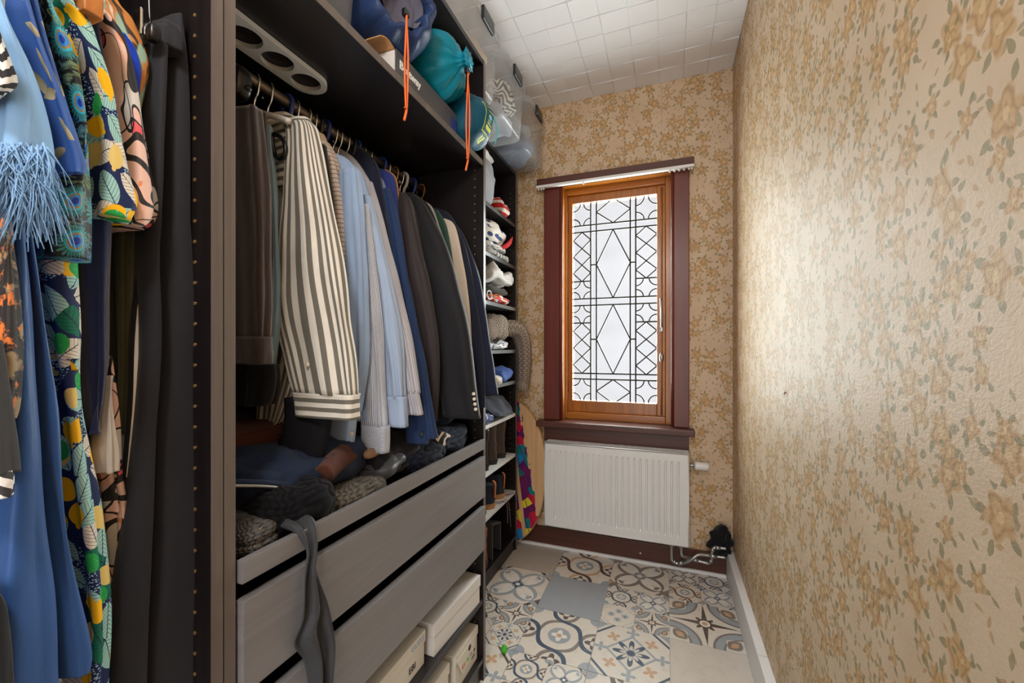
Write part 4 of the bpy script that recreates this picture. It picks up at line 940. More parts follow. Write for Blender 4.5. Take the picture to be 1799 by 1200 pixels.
# ---------------------------------------------------------------- garments
def rowsY(Y, rows, ht, back=-1.10, tilt=0.0):
    """cloth sections at depth Y measured from the photo: (row, left, right); left None = hidden behind other clothes"""
    out = []
    for i, (py, xl, xr) in enumerate(rows):
        b = U(xr, py, Y=Y); a = U(xl, py, Y=Y) if xl is not None else Vector((back, Y, b.z))
        h = ht[min(i, len(ht) - 1)] if isinstance(ht, (list, tuple)) else ht
        out.append(((a.x + b.x) / 2, Y, b.z if xl is None else (a.z + b.z) / 2, max(.006, (b.x - a.x) / 2), h, tilt))
    return out
def rowsX(X, rows, hw):
    out = []
    for i, (py, xl, xr) in enumerate(rows):
        h = hw[min(i, len(hw) - 1)] if isinstance(hw, (list, tuple)) else hw
        a, b = U(xl, py, X=X - .55 * h), U(xr, py, X=X - .35 * h)
        out.append((X - h, (a.y + b.y) / 2, (a.z + b.z) / 2, h, max(.004, (b.y - a.y) / 2)))
    return out
def button(p, mat, parent, r=.0055, nrm='y'):
    g = revolve([(.0005, 0), (r, 0), (r, .002), (r * .6, .0026), (.0005, .0018)], 12)
    return mk('button', xf(g, place(p.x, p.y, p.z, 0, R(90) if nrm == 'y' else 0, R(90) if nrm == 'x' else 0)), mat, parent, True)
def garment(name, label, cat_, parts, group):
    s0 = parts[0][1]; t = thing(name, (s0[0][0], s0[0][1], min(s[2] for p in parts for s in p[1])), label, cat_, group)
    t['_n'] = 0
    for i, (pn, secs, mat, kw) in enumerate(parts):
        kw = dict(kw); kw.setdefault('seed', hash_(label) + i); mk(pn, loft(secs, **kw), mat, t, True)
    del t['_n']; return t
def hash_(s): return sum((i + 1) * ord(c) for i, c in enumerate(s)) % 997
GR, GL = 'garments on the shirt rail', 'garments in the near wardrobe bay'
def hanger(Y, x, mat, label, arms=True, armx=(-1.09, -.745), z_arm=1.805, hr=.0022, group='hangers on the shirt rail', hmat=None, drop=.05):
    h = thing('clothes_hanger', (x, Y, z_arm - drop), label, 'hanger', group)
    pts = [(x - .018, Y, 1.878)] + [(x + .0175 * math.cos(a), Y, 1.895 + .0175 * math.sin(a)) for a in [math.pi - i * math.pi / 8 for i in range(9)]] + [(x + .012, Y, 1.868), (x, Y, 1.848), (x, Y, z_arm)]
    mk('hook', tube(pts, hr, 8, 40), M[hmat or 'chrome'], h, True)
    if arms:
        mid = (armx[0] + armx[1]) / 2
        mk('shoulder_bar', tube([(armx[0], Y, z_arm - drop), ((armx[0] + mid) / 2, Y, z_arm - drop * .25), (x, Y, z_arm), ((armx[1] + mid) / 2, Y, z_arm - drop * .25), (armx[1], Y, z_arm - drop)], .007, 10, 24), M[mat], h, True)
    return h

# --- shirt rail, near to far
vel = fabric('brown_velvet', (52, 36, 34), .6, .6, .3)
g = garment('velvet_trousers', 'dark brown velvet trousers with turned-up cuffs hanging nearest the divider', 'trousers', [
    ('trouser_leg', rowsY(.600, [(200, 380, 455), (300, 378, 462), (450, 375, 468), (598, 375, 467)], .020), vel, dict(amp=(.004, .008), k=5)),
    ('trouser_leg', rowsY(.645, [(205, 385, 462), (300, 385, 470), (450, 385, 474), (598, 385, 473)], .018), vel, dict(amp=(.004, .008), k=5)),
    ('cuff', rowsY(.598, [(592, 373, 470), (620, 372, 471), (638, 373, 470)], .026), vel, dict(amp=(.002, .004), k=4, rings=8))], GR)
h = hanger(.605, -.91, 'black_pl', 'black clip hanger holding the brown velvet trousers', False)
mk('clip', lump((-.84, .600, 1.815), (.035, .02, .035), 3, .004), M['black_pl'], h, True); mk('cross_bar', tube([(-1.0, .605, 1.80), (-.80, .605, 1.80)], .006, 8), M['black_pl'], h, True)
garment('tank_shirt', 'pale blue top squeezed behind the velvet trousers', 'top', [('body', rowsY(.690, [(225, 440, 475), (330, 440, 483), (450, 440, 487), (560, 440, 486), (680, 440, 470)], .014), fabric('pale_teal_cotton', (140, 170, 186)), dict(amp=(.003, .008)))], GR)
garment('viscose_blouse', 'black top under the pale blue one, with lowest hem at the rail end', 'top', [('body', rowsY(.665, [(640, 410, 480), (680, 405, 478), (710, 405, 470)], .03), fabric('black_viscose', (18, 18, 21)), dict(amp=(.004, .008), rings=12))], GR)
STR = stripes('olive_white_stripe', (112, 108, 98), (222, 217, 206), .0195, .48)
STRH = stripes('olive_white_stripe_across', (112, 108, 98), (222, 217, 206), .0195, .48, 'y')
t = garment('striped_shirt', 'olive grey and white wide striped linen shirt, sleeve and cuff in front', 'shirt', [
    ('yoke', rowsY(.742, [(213, 474, 536), (224, 464, 545), (260, 463, 548), (310, 463, 530), (335, 464, 515)], [.010, .018, .022, .024, .020]), STRH, dict(amp=(.001, .006), k=5, rings=18)),
    ('body', rowsY(.765, [(212, 478, 512), (222, 462, 540), (250, 460, 554), (330, 462, 560), (450, 464, 566), (560, 461, 560), (660, 458, 540), (728, 462, 515), (742, 466, 500)], [.008, .018, .022, .026, .028, .03, .03, .028, .026]), STR, dict(amp=(.002, .014), k=6, rings=34, uvs=.62)),
    ('sleeve', rowsY(.725, [(218, 500, 542), (235, 508, 553), (300, 510, 566), (400, 497, 586), (500, 490, 602), (560, 494, 611), (620, 508, 620), (692, 524, 626)], [.012, .022, .028, .030, .030, .028, .027, .022]), STR, dict(amp=(.002, .008), k=5, rings=34, uvs=.40)),
    ('cuff', [(c[0], c[1], c[2], c[3], c[4], 0) for c in rowsY(.722, [(690, 519, 628), (712, 520, 628), (733, 521, 627)], .024)], STRH, dict(amp=(.001, .003), k=3, rings=10, p=.5)),
    ('collar', rowsY(.758, [(206, 484, 514), (215, 480, 522), (228, 476, 526)], .024), STRH, dict(amp=(.001, .003), rings=8))], GR)
button(U(541, 641, Y=.696), M['button'], t)
hanger(.70, -.91, 'white_pl', 'front white wooden hanger with rounded ends above the striped shirt', True, (-1.05, -.80), 1.815, .0022, hmat='chrome', drop=.035)
hanger(.735, -.91, 'white_pl', 'second white wooden hanger, half inside the striped shirt', True, (-1.05, -.775), 1.815, .0022, drop=.035)
bh = thing('black_hanger_end', U(490, 280, Y=.70), 'black plastic hanger end hooked over the striped shirt', 'hanger', 'hangers on the shirt rail')
mk('loop', tube([U(a, b, Y=.695) for a, b in ((479, 236), (492, 240), (501, 255), (500, 272), (492, 279), (484, 274), (480, 258), (478, 244))], .005, 8, 40, True), M['black_pl'], bh, True)
garment('fur_coat', 'black plush jacket between the wide striped and taupe striped shirts', 'jacket', [('body', rowsY(.805, [(255, None, 572), (300, None, 578), (400, None, 590), (500, None, 596), (640, None, 600)], .020), fabric('black_plush', (26, 25, 28), fuzz=.4), dict(amp=(.002, .008)))], GR)
TAU = stripes('taupe_pinstripe', (186, 170, 154), (120, 104, 98), .012, .8, 'y')
garment('taupe_shirt', 'taupe shirt with thin dark cross stripes and tan collar', 'shirt', [
    ('body', rowsY(.850, [(244, None, 566), (256, None, 580), (300, None, 597), (400, None, 610), (520, None, 612), (660, None, 606)], [.012, .02, .022, .024, .022, .02]), TAU, dict(amp=(.002, .008), uvs=.5)),
    ('collar', rowsY(.848, [(236, 545, 565), (248, 545, 571), (262, 548, 573)], .020), fabric('tan_collar', (206, 170, 134)), dict(rings=8, amp=(.001, .002)))], GR)
LB = fabric('light_blue_oxford', (156, 180, 214)); LB2 = fabric('pale_blue_chambray', (168, 188, 216)); PIN = stripes('blue_white_pinstripe', (216, 220, 228), (92, 104, 130), .0034, .6); CHK = stripes('grey_white_check', (206, 204, 206), (120, 122, 140), .005, .6, cc=(160, 158, 168))
t = garment('blue_shirt', 'light blue shirt with its buttoned cuff lowest left', 'shirt', [
    ('body', rowsY(.890, [(268, None, 585), (280, None, 612), (310, None, 628), (400, None, 640), (520, None, 648), (640, None, 648), (740, None, 640)], [.012, .02, .024, .024, .022, .022, .02]), LB, dict(amp=(.002, .012), k=6, rings=32)),
    ('sleeve', rowsY(.862, [(300, 600, 628), (400, 600, 638), (520, 606, 644), (640, 610, 644), (722, 590, 632)], [.015, .02, .02, .02, .018]), LB, dict(amp=(.002, .006), rings=30)),
    ('cuff', rowsY(.846, [(720, 578, 626), (750, 577, 625), (781, 576, 622)], .018), LB2, dict(amp=(.001, .002), rings=8, p=.55))], GR)
button(U(618, 762, Y=.826), M['button'], t)
t = garment('pinstripe_shirt', 'white shirt with fine blue pinstripes and the lowest hanging cuff', 'shirt', [
    ('body', rowsY(.925, [(270, None, 592), (300, None, 620), (400, None, 640), (560, None, 655), (700, None, 662)], .016), PIN, dict(amp=(.002, .01))),
    ('sleeve', rowsY(.905, [(360, 632, 646), (440, 638, 655), (540, 640, 664), (640, 644, 673), (748, 640, 680)], [.012, .018, .02, .02, .018]), PIN, dict(amp=(.001, .006), rings=30, uvs=.22)),
    ('cuff', rowsY(.903, [(746, 638, 682), (770, 638, 682), (793, 636, 681)], .018), stripes('pinstripe_across', (216, 220, 228), (92, 104, 130), .0034, .6, 'y'), dict(amp=(.001, .002), rings=8, p=.55))], GR)
garment('chambray_shirt', 'pale blue chambray shirt with a square cuff between pinstripe and check', 'shirt', [
    ('body', rowsY(.958, [(285, None, 610), (310, None, 636), (400, None, 655), (560, None, 675), (690, None, 680)], .016), LB2, dict(amp=(.002, .01))),
    ('sleeve', rowsY(.940, [(345, 634, 650), (420, 645, 668), (520, 655, 690), (620, 668, 704), (698, 676, 710)], [.012, .018, .02, .02, .018]), LB2, dict(amp=(.001, .007), rings=30)),
    ('cuff', rowsY(.938, [(696, 676, 712), (722, 677, 714), (749, 678, 715)], .018), LB2, dict(amp=(.001, .002), rings=8, p=.55))], GR)
garment('check_shirt', 'grey and white fine checked shirt with a flared cuff', 'shirt', [
    ('body', rowsY(.995, [(258, None, 592), (275, None, 618), (305, None, 640), (330, None, 652), (420, None, 680), (540, None, 706), (680, None, 722)], [.012, .018, .02, .02, .02, .018, .018]), CHK, dict(amp=(.002, .008), rings=32, uvs=.6)),
    ('sleeve', rowsY(.982, [(320, 640, 652), (400, 655, 675), (500, 676, 698), (600, 692, 720), (690, 708, 734)], [.012, .018, .02, .02, .016]), CHK, dict(amp=(.001, .005), rings=30, uvs=.2)),
    ('cuff', rowsY(.980, [(688, 707, 735), (708, 710, 739), (728, 712, 743)], .016), CHK, dict(amp=(.001, .002), rings=8, p=.55, uvs=.2))], GR)
NVY = fabric('navy_wool', (25, 32, 54), .8); NV2 = fabric('dark_navy_twill', (24, 30, 48), .75)
garment('navy_jacket', 'navy jacket whose shoulder rises behind the checked shirt', 'jacket', [('body', rowsY(1.035, [(250, None, 612), (262, None, 640), (290, None, 660), (330, None, 667), (420, None, 680), (560, None, 700), (700, None, 715)], [.012, .018, .02, .02, .018, .018, .018]), NVY, dict(amp=(.002, .006)))], GR)
garment('grey_blue_shirt', 'slim grey-blue shirt edge beside the navy jacket', 'shirt', [('body', rowsY(1.068, [(300, None, 655), (320, None, 676), (380, None, 686), (460, None, 692), (600, None, 700)], .013), fabric('grey_blue_cotton', (120, 136, 164)), dict(amp=(.001, .005)))], GR)
garment('indigo_shirt', 'indigo blue shirt shoulder with orange-edged neighbour', 'shirt', [('body', rowsY(1.095, [(296, None, 668), (308, None, 690), (340, None, 697), (420, None, 704), (560, None, 712)], .013), fabric('indigo_cotton', (48, 62, 128)), dict(amp=(.001, .005)))], GR)
garment('orange_shirt', 'thin orange-brown shirt edge beside the indigo shirt', 'shirt', [('body', rowsY(1.118, [(298, None, 680), (312, None, 696), (350, None, 702), (420, None, 706), (560, None, 712)], .008), fabric('rust_cotton', (196, 132, 92)), dict(amp=(.001, .004)))], GR)
DEN = fabric('denim', (38, 60, 100), .8, .1, .4); 
t = garment('denim_shirt', 'mid blue denim shirt with a dark button at its hem', 'shirt', [
    ('sleeve', rowsY(1.050, [(332, 672, 684), (383, 682, 698), (497, 698, 718), (607, 718, 738), (693, 730, 753), (770, 742, 764)], [.010, .014, .016, .016, .016, .014]), DEN, dict(amp=(.001, .006), rings=32)),
    ('body', rowsY(1.080, [(345, None, 684), (440, None, 700), (600, None, 728), (730, None, 752), (780, None, 752)], .016), DEN, dict(amp=(.002, .008))),
    ('cuff', rowsY(1.046, [(728, 716, 752), (755, 715, 752), (778, 717, 750)], .016), DEN, dict(amp=(.001, .003), rings=8))], GR)
button(U(740, 763, Y=1.028), M['btn_dark'], t, .007)
SWE = stripes('cream_navy_breton', (30, 32, 44), (198, 178, 148), .058, .26, 'y')
garment('breton_sweater', 'cream sweater with navy horizontal bands showing below the denim shirt', 'sweater', [('body', rowsY(1.130, [(395, None, 706), (430, None, 711), (520, None, 716), (640, None, 716), (740, None, 720), (802, None, 727)], .022), SWE, dict(amp=(.002, .006), k=4)),
    ], GR)
BRN = fabric('brown_black_gabardine', (50, 43, 44), .6, .1, .2); BLK = fabric('black_wool', (30, 30, 34), .7, .1, .2)
garment('brown_coat', 'brown-black coat with a smooth sleeve next to the black blazer', 'coat', [
    ('sleeve', rowsY(1.120, [(340, 703, 712), (360, 702, 722), (433, 708, 736), (497, 716, 753), (560, 730, 764), (640, 742, 770), (738, 757, 764)], [.010, .02, .026, .028, .026, .022, .012]), BRN, dict(amp=(.001, .006), k=4, rings=32)),
    ('body', rowsY(1.165, [(338, None, 708), (360, None, 725), (450, None, 745), (600, None, 765), (740, None, 766)], .022), BRN, dict(amp=(.002, .006)))], GR)
t = garment('black_blazer', 'black wool blazer with light sleeve buttons, hanging in front of the cream coat', 'blazer', [
    ('sleeve', rowsY(1.205, [(345, 722, 734), (360, 724, 745), (400, 728, 766), (440, 736, 784), (497, 746, 802), (590, 762, 823), (680, 774, 834), (733, 781, 842)], [.012, .026, .032, .034, .034, .033, .032, .030]), BLK, dict(amp=(.001, .005), k=4, rings=34)),
    ('body', rowsY(1.235, [(340, None, 728), (365, None, 755), (440, None, 780), (560, None, 800), (735, None, 800)], .026), BLK, dict(amp=(.002, .006)))], GR)
for i in range(4): button(U(832 + i * 1.2, 692 + i * 9, Y=1.176), M['button'], t, .0055)
garment('grey_jacket', 'light grey jacket edge between black blazer and green velvet', 'jacket', [('body', rowsY(1.268, [(350, None, 735), (362, None, 758), (400, None, 774), (460, None, 793), (560, None, 806), (680, None, 815)], .012), fabric('light_grey_wool', (166, 166, 162)), dict(amp=(.001, .003)))], GR)
garment('green_dress', 'dark green velvet garment edge beside the cream coat', 'dress', [('body', rowsY(1.292, [(370, None, 770), (392, None, 784), (430, None, 792), (490, None, 801), (600, None, 812)], .011), fabric('green_velvet', (18, 62, 48), .5, .6), dict(amp=(.001, .003)))], GR)
garment('cream_coat', 'cream coat hanging between green velvet and the navy blazers', 'coat', [('body', rowsY(1.318, [(384, None, 782), (396, None, 799), (450, None, 813), (507, None, 822), (590, None, 828), (690, None, 828)], [.010, .016, .018, .018, .018, .018]), fabric('cream_wool', (204, 190, 172)), dict(amp=(.001, .005)))], GR)
garment('navy_blazer', 'navy blazer half hidden just behind the cream coat', 'blazer', [('sleeve', rowsY(1.350, [(366, None, 768), (378, None, 790), (417, None, 811), (463, None, 824), (540, None, 838), (610, None, 848), (690, None, 852), (716, None, 852)], [.012, .022, .024, .024, .024, .024, .024, .022]), NV2, dict(amp=(.001, .006), rings=30))], GR)
t = garment('navy_blazer', 'navy blazer at the end of the rail with its buttoned sleeve poking out', 'blazer', [
    ('sleeve', rowsY(1.385, [(400, 795, 806), (420, 798, 817), (497, 812, 845), (560, 820, 855), (607, 826, 862), (650, 832, 869), (692, 838, 875)], [.010, .018, .024, .026, .027, .027, .026]), NVY, dict(amp=(.001, .004), k=4, rings=32)),
    ('body', rowsY(1.405, [(375, None, 775), (400, None, 798), (470, None, 822), (600, None, 845), (700, None, 852)], .018), NVY, dict(amp=(.001, .005)))], GR)
for i in range(4): button(U(840 + i * 2, 662 + i * 6, Y=1.355), M['btn_dark'], t, .006)
HK = [(.790, 'blue_pl', 'blue_pl', 'thick blue plastic hanger of the black plush jacket'), (.812, 'chrome', 'chrome', 'thin silver wire hanger right beside the thick blue one'), (.850, 'tan_wood', 'chrome', 'silver hooked hanger of the taupe striped shirt'), (.870, 'chrome', 'chrome', 'silver wire hanger doubled up beside the taupe shirt'), (.890, 'black_pl', 'black_pl', 'black plastic hanger of the light blue shirt'), (.915, 'blue_pl', 'blue_pl', 'blue plastic hanger of the pinstripe shirt'), (.945, 'chrome', 'chrome', 'silver wire hanger of the chambray shirt'), (.965, 'chrome', 'chrome', 'silver wire hanger next to the one in the chambray shirt'), (.995, 'black_pl', 'chrome', 'silver hook hanger of the checked shirt'), (1.02, 'black_pl', 'black_pl', 'black hanger in front of the navy jacket'), (1.04, 'blue_pl', 'blue_pl', 'blue plastic hanger of the navy jacket'), (1.065, 'chrome', 'chrome', 'silver wire hanger of the slim grey-blue shirt'), (1.095, 'chrome', 'chrome', 'silver wire hanger of the indigo shirt'), (1.165, 'blue_pl', 'blue_pl', 'blue plastic hanger of the brown-black coat'), (1.19, 'chrome', 'chrome', 'silver wire hanger just behind the brown-black coat'), (1.235, 'tan_wood', 'brass', 'brass hooked hanger of the black blazer'), (1.268, 'chrome', 'chrome', 'silver wire hanger of the light grey jacket'), (1.292, 'grey_pl', 'grey_pl', 'thick grey hanger of the green velvet garment'), (1.345, 'blue_pl', 'blue_pl', 'blue hanger of the half hidden navy blazer'), (1.405, 'tan_wood', 'tan_wood', 'brown wire-thin hanger at the far end of the rail')]
for i, (y, mt, hm, lab) in enumerate(HK): hanger(y, -.91, mt, lab, True, (-1.08, -.83), 1.80, .0055 if hm in ('blue_pl', 'black_pl', 'grey_pl') else .0022, hmat=hm, drop=.05)

# --- near wardrobe bay: bright prints seen edge-on
BTR = fabric('black_crepe', (40, 41, 47), .75, .1, .15); KNO = fabric('olive_rib_knit', (66, 66, 44), .9, .2, .5, rib=90); NKN = fabric('navy_knit', (32, 42, 82), .95, .3, .3)
t = garment('black_trousers', 'long black trousers clipped by the waistband next to the divider', 'trousers', [
    ('trouser_leg', rowsX(-.690, [(30, 292, 309), (60, 284, 318), (140, 280, 325), (300, 276, 331), (540, 270, 340), (800, 255, 347), (1000, 243, 352), (1190, 235, 358), (1400, 225, 366)], .05), BTR, dict(amp=(.001, .004), k=3, rings=34)),
    ('trouser_leg', rowsX(-.675, [(50, 262, 290), (90, 258, 292), (160, 254, 288), (400, 247, 284), (600, 243, 280), (800, 228, 272), (1000, 205, 262), (1190, 182, 258), (1400, 160, 250)], .05), BTR, dict(amp=(.001, .005), k=3, rings=34)),
    ('waistband', rowsX(-.672, [(48, 264, 312), (70, 262, 319), (92, 260, 321)], .052), BTR, dict(amp=(.001, .002), rings=8))], GL)
ch = thing('clip_hanger', U(262, 60, X=-.70), 'chrome clip hanger gripping the black trousers', 'hanger')
mk('hook', tube([U(260, -60, X=-.72), U(262, 20, X=-.70), U(264, 42, X=-.69)], .0015, 8, 12), M['chrome'], ch, True)
mk('clip', J(box(*sum([[U(243, 35, X=-.69)[i] + d for d in q] for i, q in ((0, (-.008, .008)), (1, (-.002, .002)), (2, (-.022, .016)))], []), .002)), M['chrome'], ch)
mk('clip_pad', lump(U(268, 58, X=-.672), (.009, .007, .012), 2, .002), M['black_pl'], ch, True)
garment('zebra_dress', 'black and white diagonal striped dress beside the black trousers', 'dress', [('body', rowsX(-.700, [(400, 240, 262), (500, 228, 262), (610, 218, 258), (700, 215, 250), (780, 208, 240), (835, 204, 234)], .04), stripes('zebra_stripe', (226, 224, 220), (22, 22, 24), .022, .5), dict(amp=(.001, .006)))], GL)
garment('olive_knit', 'olive green ribbed knit with lace at the shoulder', 'sweater', [
    ('body', rowsX(-.712, [(78, 246, 262), (105, 240, 275), (140, 236, 270), (250, 210, 262), (400, 190, 250), (560, 190, 240), (700, 190, 232), (760, 192, 224)], .05), KNO, dict(amp=(.001, .006), k=5))], GL)
garment('brush_print_shirt', 'sheer orange and sage brush-print shirt on a tan hanger', 'shirt', [('body', rowsX(-.682, [(-30, 150, 190), (8, 155, 205), (30, 160, 232), (70, 175, 252), (110, 190, 261), (150, 200, 252), (200, 200, 240)], .05), print_brush('brush_strokes'), dict(amp=(.001, .005)))], GL)
garment('royal_blue_top', 'royal blue top showing as a smooth curve behind the pink print', 'top', [('body', rowsX(-.672, [(66, 190, 212), (90, 190, 238), (125, 195, 246), (160, 200, 238), (220, 205, 232)], .05), fabric('royal_blue_satin', (16, 62, 190), .4), dict(amp=(.0, .003)))], GL)
AB = print_abstract('pink_abstract_print')
t = garment('pink_print_tee', 'pink, coral and black abstract print top with a wide short sleeve', 'top', [
    ('sleeve', rowsX(-.655, [(18, 162, 176), (45, 165, 196), (80, 172, 216), (168, 188, 246), (280, 200, 267), (352, 196, 283), (386, 198, 275), (400, 205, 255)], [.03, .05, .06, .06, .06, .06, .06, .05]), AB, dict(amp=(.0, .005), k=4, rings=30)),
    ('body', rowsX(-.700, [(625, 168, 186), (650, 162, 192), (740, 158, 208), (830, 166, 206), (900, 180, 212), (1040, 190, 214)], .05), AB, dict(amp=(.001, .008), rings=30))], GL)
garment('satin_blouse', 'ivory satin blouse hem bunched under the navy knit', 'blouse', [('body', rowsX(-.668, [(660, 176, 192), (720, 166, 196), (790, 160, 204), (828, 166, 200)], .04), fabric('ivory_satin', (206, 198, 188), .35), dict(amp=(.002, .006)))], GL)
garment('navy_knit', 'long navy knit dress between lemon print and olive rib', 'dress', [('body', rowsX(-.665, [(20, 128, 165), (200, 140, 190), (400, 130, 191), (610, 132, 190), (680, 134, 182), (760, 142, 162)], .05), NKN, dict(amp=(.001, .005)))], GL)
LEM = print_lemon('lemon_leaf_print')
t = garment('lemon_print_dress', 'navy dress printed with lemons, limes and pale leaves', 'dress', [
    ('sleeve', rowsX(-.632, [(-40, 96, 120), (10, 90, 122), (45, 100, 152), (90, 116, 168), (168, 146, 198), (245, 152, 218), (310, 154, 230), (352, 153, 240), (386, 156, 226)], [.03, .05, .06, .06, .06, .06, .06, .06, .05]), LEM, dict(amp=(.0, .005), k=4, rings=32)),
    ('skirt', rowsX(-.655, [(60, 90, 140), (300, 70, 140), (440, 56, 134), (575, 74, 141), (645, 82, 140), (720, 92, 146), (816, 100, 165), (900, 114, 180), (1025, 130, 193), (1130, 138, 191), (1230, 130, 184), (1400, 120, 180)], .05), LEM, dict(amp=(.001, .007), k=4, rings=44)),
    ('belt', rowsX(-.650, [(630, 80, 141), (640, 80, 142), (650, 82, 142)], .055), LEM, dict(amp=(.0, .002), rings=6))], GL)
PEA = print_peacock('peacock_feather_print')
garment('peacock_blouse', 'black blouse printed with peacock feathers', 'blouse', [
    ('sleeve', rowsX(-.612, [(-60, 40, 70), (0, 46, 84), (30, 56, 86), (88, 78, 116), (168, 100, 142), (245, 112, 155), (300, 100, 156), (400, 72, 153), (456, 76, 152)], [.04, .05, .06, .06, .06, .06, .06, .06, .05]), PEA, dict(amp=(.001, .006), k=4, rings=36))], GL)
LFB = print_leafblue('blue_leaf_print')
garment('leaf_print_kimono', 'blue kimono top with beige leaf print and folded sleeve edge', 'top', [
    ('sleeve', rowsX(-.592, [(-60, 0, 30), (0, 2, 44), (88, 20, 68), (196, 62, 106), (263, 82, 126), (296, 86, 138), (308, 96, 132)], [.04, .05, .06, .06, .06, .06, .05]), LFB, dict(amp=(.001, .004), k=4, rings=32)),
    ('sleeve', rowsX(-.602, [(-60, 14, 44), (0, 24, 56), (88, 50, 80), (196, 84, 112), (280, 108, 139)], .05), LFB, dict(amp=(.001, .003), k=4))], GL)
PB = fabric('pale_blue_chiffon', (142, 186, 230), .7, .1, .35)
t = garment('fringed_shawl', 'pale sky blue shawl ending in a frayed fringe', 'shawl', [('cloth', rowsX(-.570, [(-40, -40, -8), (35, -30, 8), (122, -10, 46), (192, 0, 70), (262, -4, 84), (310, -6, 84)], [.03, .05, .06, .06, .06, .06]), PB, dict(amp=(.001, .006), k=5, rings=30))], GL)
fg = []
for i in range(330):
    px, py = rnd.uniform(-8, 84), rnd.uniform(250, 325); a = U(px, py, X=-.562 - rnd.uniform(0, .012)); L = rnd.uniform(.025, .06) * (1.2 if px > 20 else 1)
    dy = rnd.uniform(-.022, .026); fg.append(tube([a, a + Vector((rnd.uniform(0, .012), dy * .6, -L * .5)), a + Vector((rnd.uniform(-.004, .008), dy, -L))], [.0010, .0008, .0004], 4, 6))
mk('fringe', J(*fg), PB, t, True, kind='stuff')
garment('boucle_jacket', 'black and white tweed jacket edge at the very front', 'jacket', [('sleeve', rowsX(-.545, [(40, -40, -10), (70, -36, 2), (110, -30, 18), (145, -30, 28), (163, -30, 10)], .04), print_zig('boucle_tweed', (214, 208, 200), (24, 22, 22), 70.0), dict(amp=(.0, .002), rings=16))], GL)
BLD = fabric('blue_shantung', (50, 88, 148), .45, .1, .2)
garment('blue_dress', 'long mid blue satin dress with deep vertical folds', 'dress', [
    ('skirt', rowsX(-.600, [(300, -10, 30), (407, 0, 34), (505, 0, 50), (680, -4, 64), (816, -10, 72), (902, -20, 80), (1030, -30, 92), (1200, -40, 100), (1400, -50, 110)], .05), BLD, dict(amp=(.001, .006), k=4, rings=36)),
    ('skirt_panel', rowsX(-.612, [(400, 20, 42), (505, 30, 62), (680, 48, 90), (816, 56, 103), (902, 62, 117), (1030, 74, 137), (1144, 84, 157), (1180, 90, 150)], .05), BLD, dict(amp=(.001, .004), k=3, rings=32))], GL)
garment('dark_floral_dress', 'dark dress with small orange flowers below the sky blue shawl', 'dress', [('body', rowsX(-.585, [(280, -20, 20), (400, -20, 24), (560, -20, 32), (700, -20, 22), (735, -20, 12)], .04), print_darkfloral('orange_floral_print'), dict(amp=(.001, .003)))], GL)
t = garment('grey_tunic', 'charcoal tunic with a white zigzag hem at the left edge', 'top', [('body', rowsX(-.565, [(600, -30, 4), (680, -30, 10), (760, -30, 16), (830, -30, 22)], .03), fabric('charcoal_felt', (64, 64, 66)), dict(amp=(.0, .003))), ('hem', rowsX(-.563, [(826, -30, 24), (850, -30, 26), (872, -30, 22)], .032), print_zig('zigzag_hem', (226, 224, 220), (50, 50, 52), 60.0), dict(amp=(.0, .002), rings=8))], GL)
garment('black_skirt', 'black skirt hem at the bottom left corner', 'skirt', [('body', rowsX(-.580, [(1040, -30, -4), (1100, -30, 8), (1200, -30, 24), (1400, -40, 40)], .03), fabric('black_cotton', (26, 26, 30)), dict(amp=(.0, .003)))], GL)
wh = thing('wooden_hanger', U(152, 15, X=-.62), 'tan wooden hanger end over the lemon print dress', 'hanger')
mk('hanger_end', J(tube([U(120, -60, X=-.72), U(140, -20, X=-.665), U(158, 10, X=-.630)], [.010, .012, .013], 10, 12), box(*[q for i in range(3) for q in (U(155, 10, X=-.632)[i] - (.012, .009, .014)[i], U(155, 10, X=-.632)[i] + (.012, .009, .014)[i])], .002)), M['tan_wood'], wh, True)

# ---------------------------------------------------------------- heap on the pull-out tray
TZ = .8925
def on_tray(name, px, py, zc, h, mat, label, cat_, seed, amp=.015, layers=0, **k):
    c = U(px, py, Z=zc); return soft(name, (c.x, c.y, zc), h, mat, label, cat_, seed, amp, layers, 'clothes heaped on the pull-out tray', **k)
soft('grey_knit', (-.74, .535, .925), (.075, .05, .032), knit('grey_gold_knit', (92, 90, 90), 90, True), 'grey and gold lurex knit rolled in the near tray corner', 'sweater', 60, .012, 2, 'clothes heaped on the pull-out tray')
soft('black_knit', (-.76, .63, .940), (.10, .075, .047), knit('black_boucle', (20, 21, 25), 60), 'black boucle knit bunched at the near front of the tray', 'sweater', 61, .03, 0, 'clothes heaped on the pull-out tray')
soft('grey_knit', (-.735, .80, .918), (.075, .10, .025), knit('grey_gold_rib', (92, 88, 82), 55, True), 'grey and gold cable knit lying along the tray edge', 'sweater', 62, .012, 0, 'clothes heaped on the pull-out tray', rz=R(8))
hd_ = thing('navy_hoodie', (-.86, .72, .95), 'navy hoodie with an open zip across the tray heap', 'hoodie', 'clothes heaped on the pull-out tray')
NVH = fabric('navy_sweatshirt', (33, 46, 70), .9, .05, .5)
mk('hoodie_body', lump((-.875, .73, .985), (.165, .20, .055), 63, .020, rz=R(6), n=64, m=30, fr_=1.5), NVH, hd_, True)
mk('zip', tube([U(402, 853, X=-.725), U(470, 855, X=-.715), U(520, 863, X=-.71), U(566, 876, X=-.72), U(592, 870, X=-.75)], .0035, 6, 40), M['steel'], hd_, True, label='metal zip')
mk('zip_edge', tube([U(402, 847, X=-.728), U(470, 849, X=-.719), U(520, 856, X=-.714), U(566, 869, X=-.724), U(592, 864, X=-.755)], .006, 8, 40), NVH, hd_, True)
RIB = fabric('rust_rib_knit', (94, 48, 34), .9, .1, .6, rib=-150)
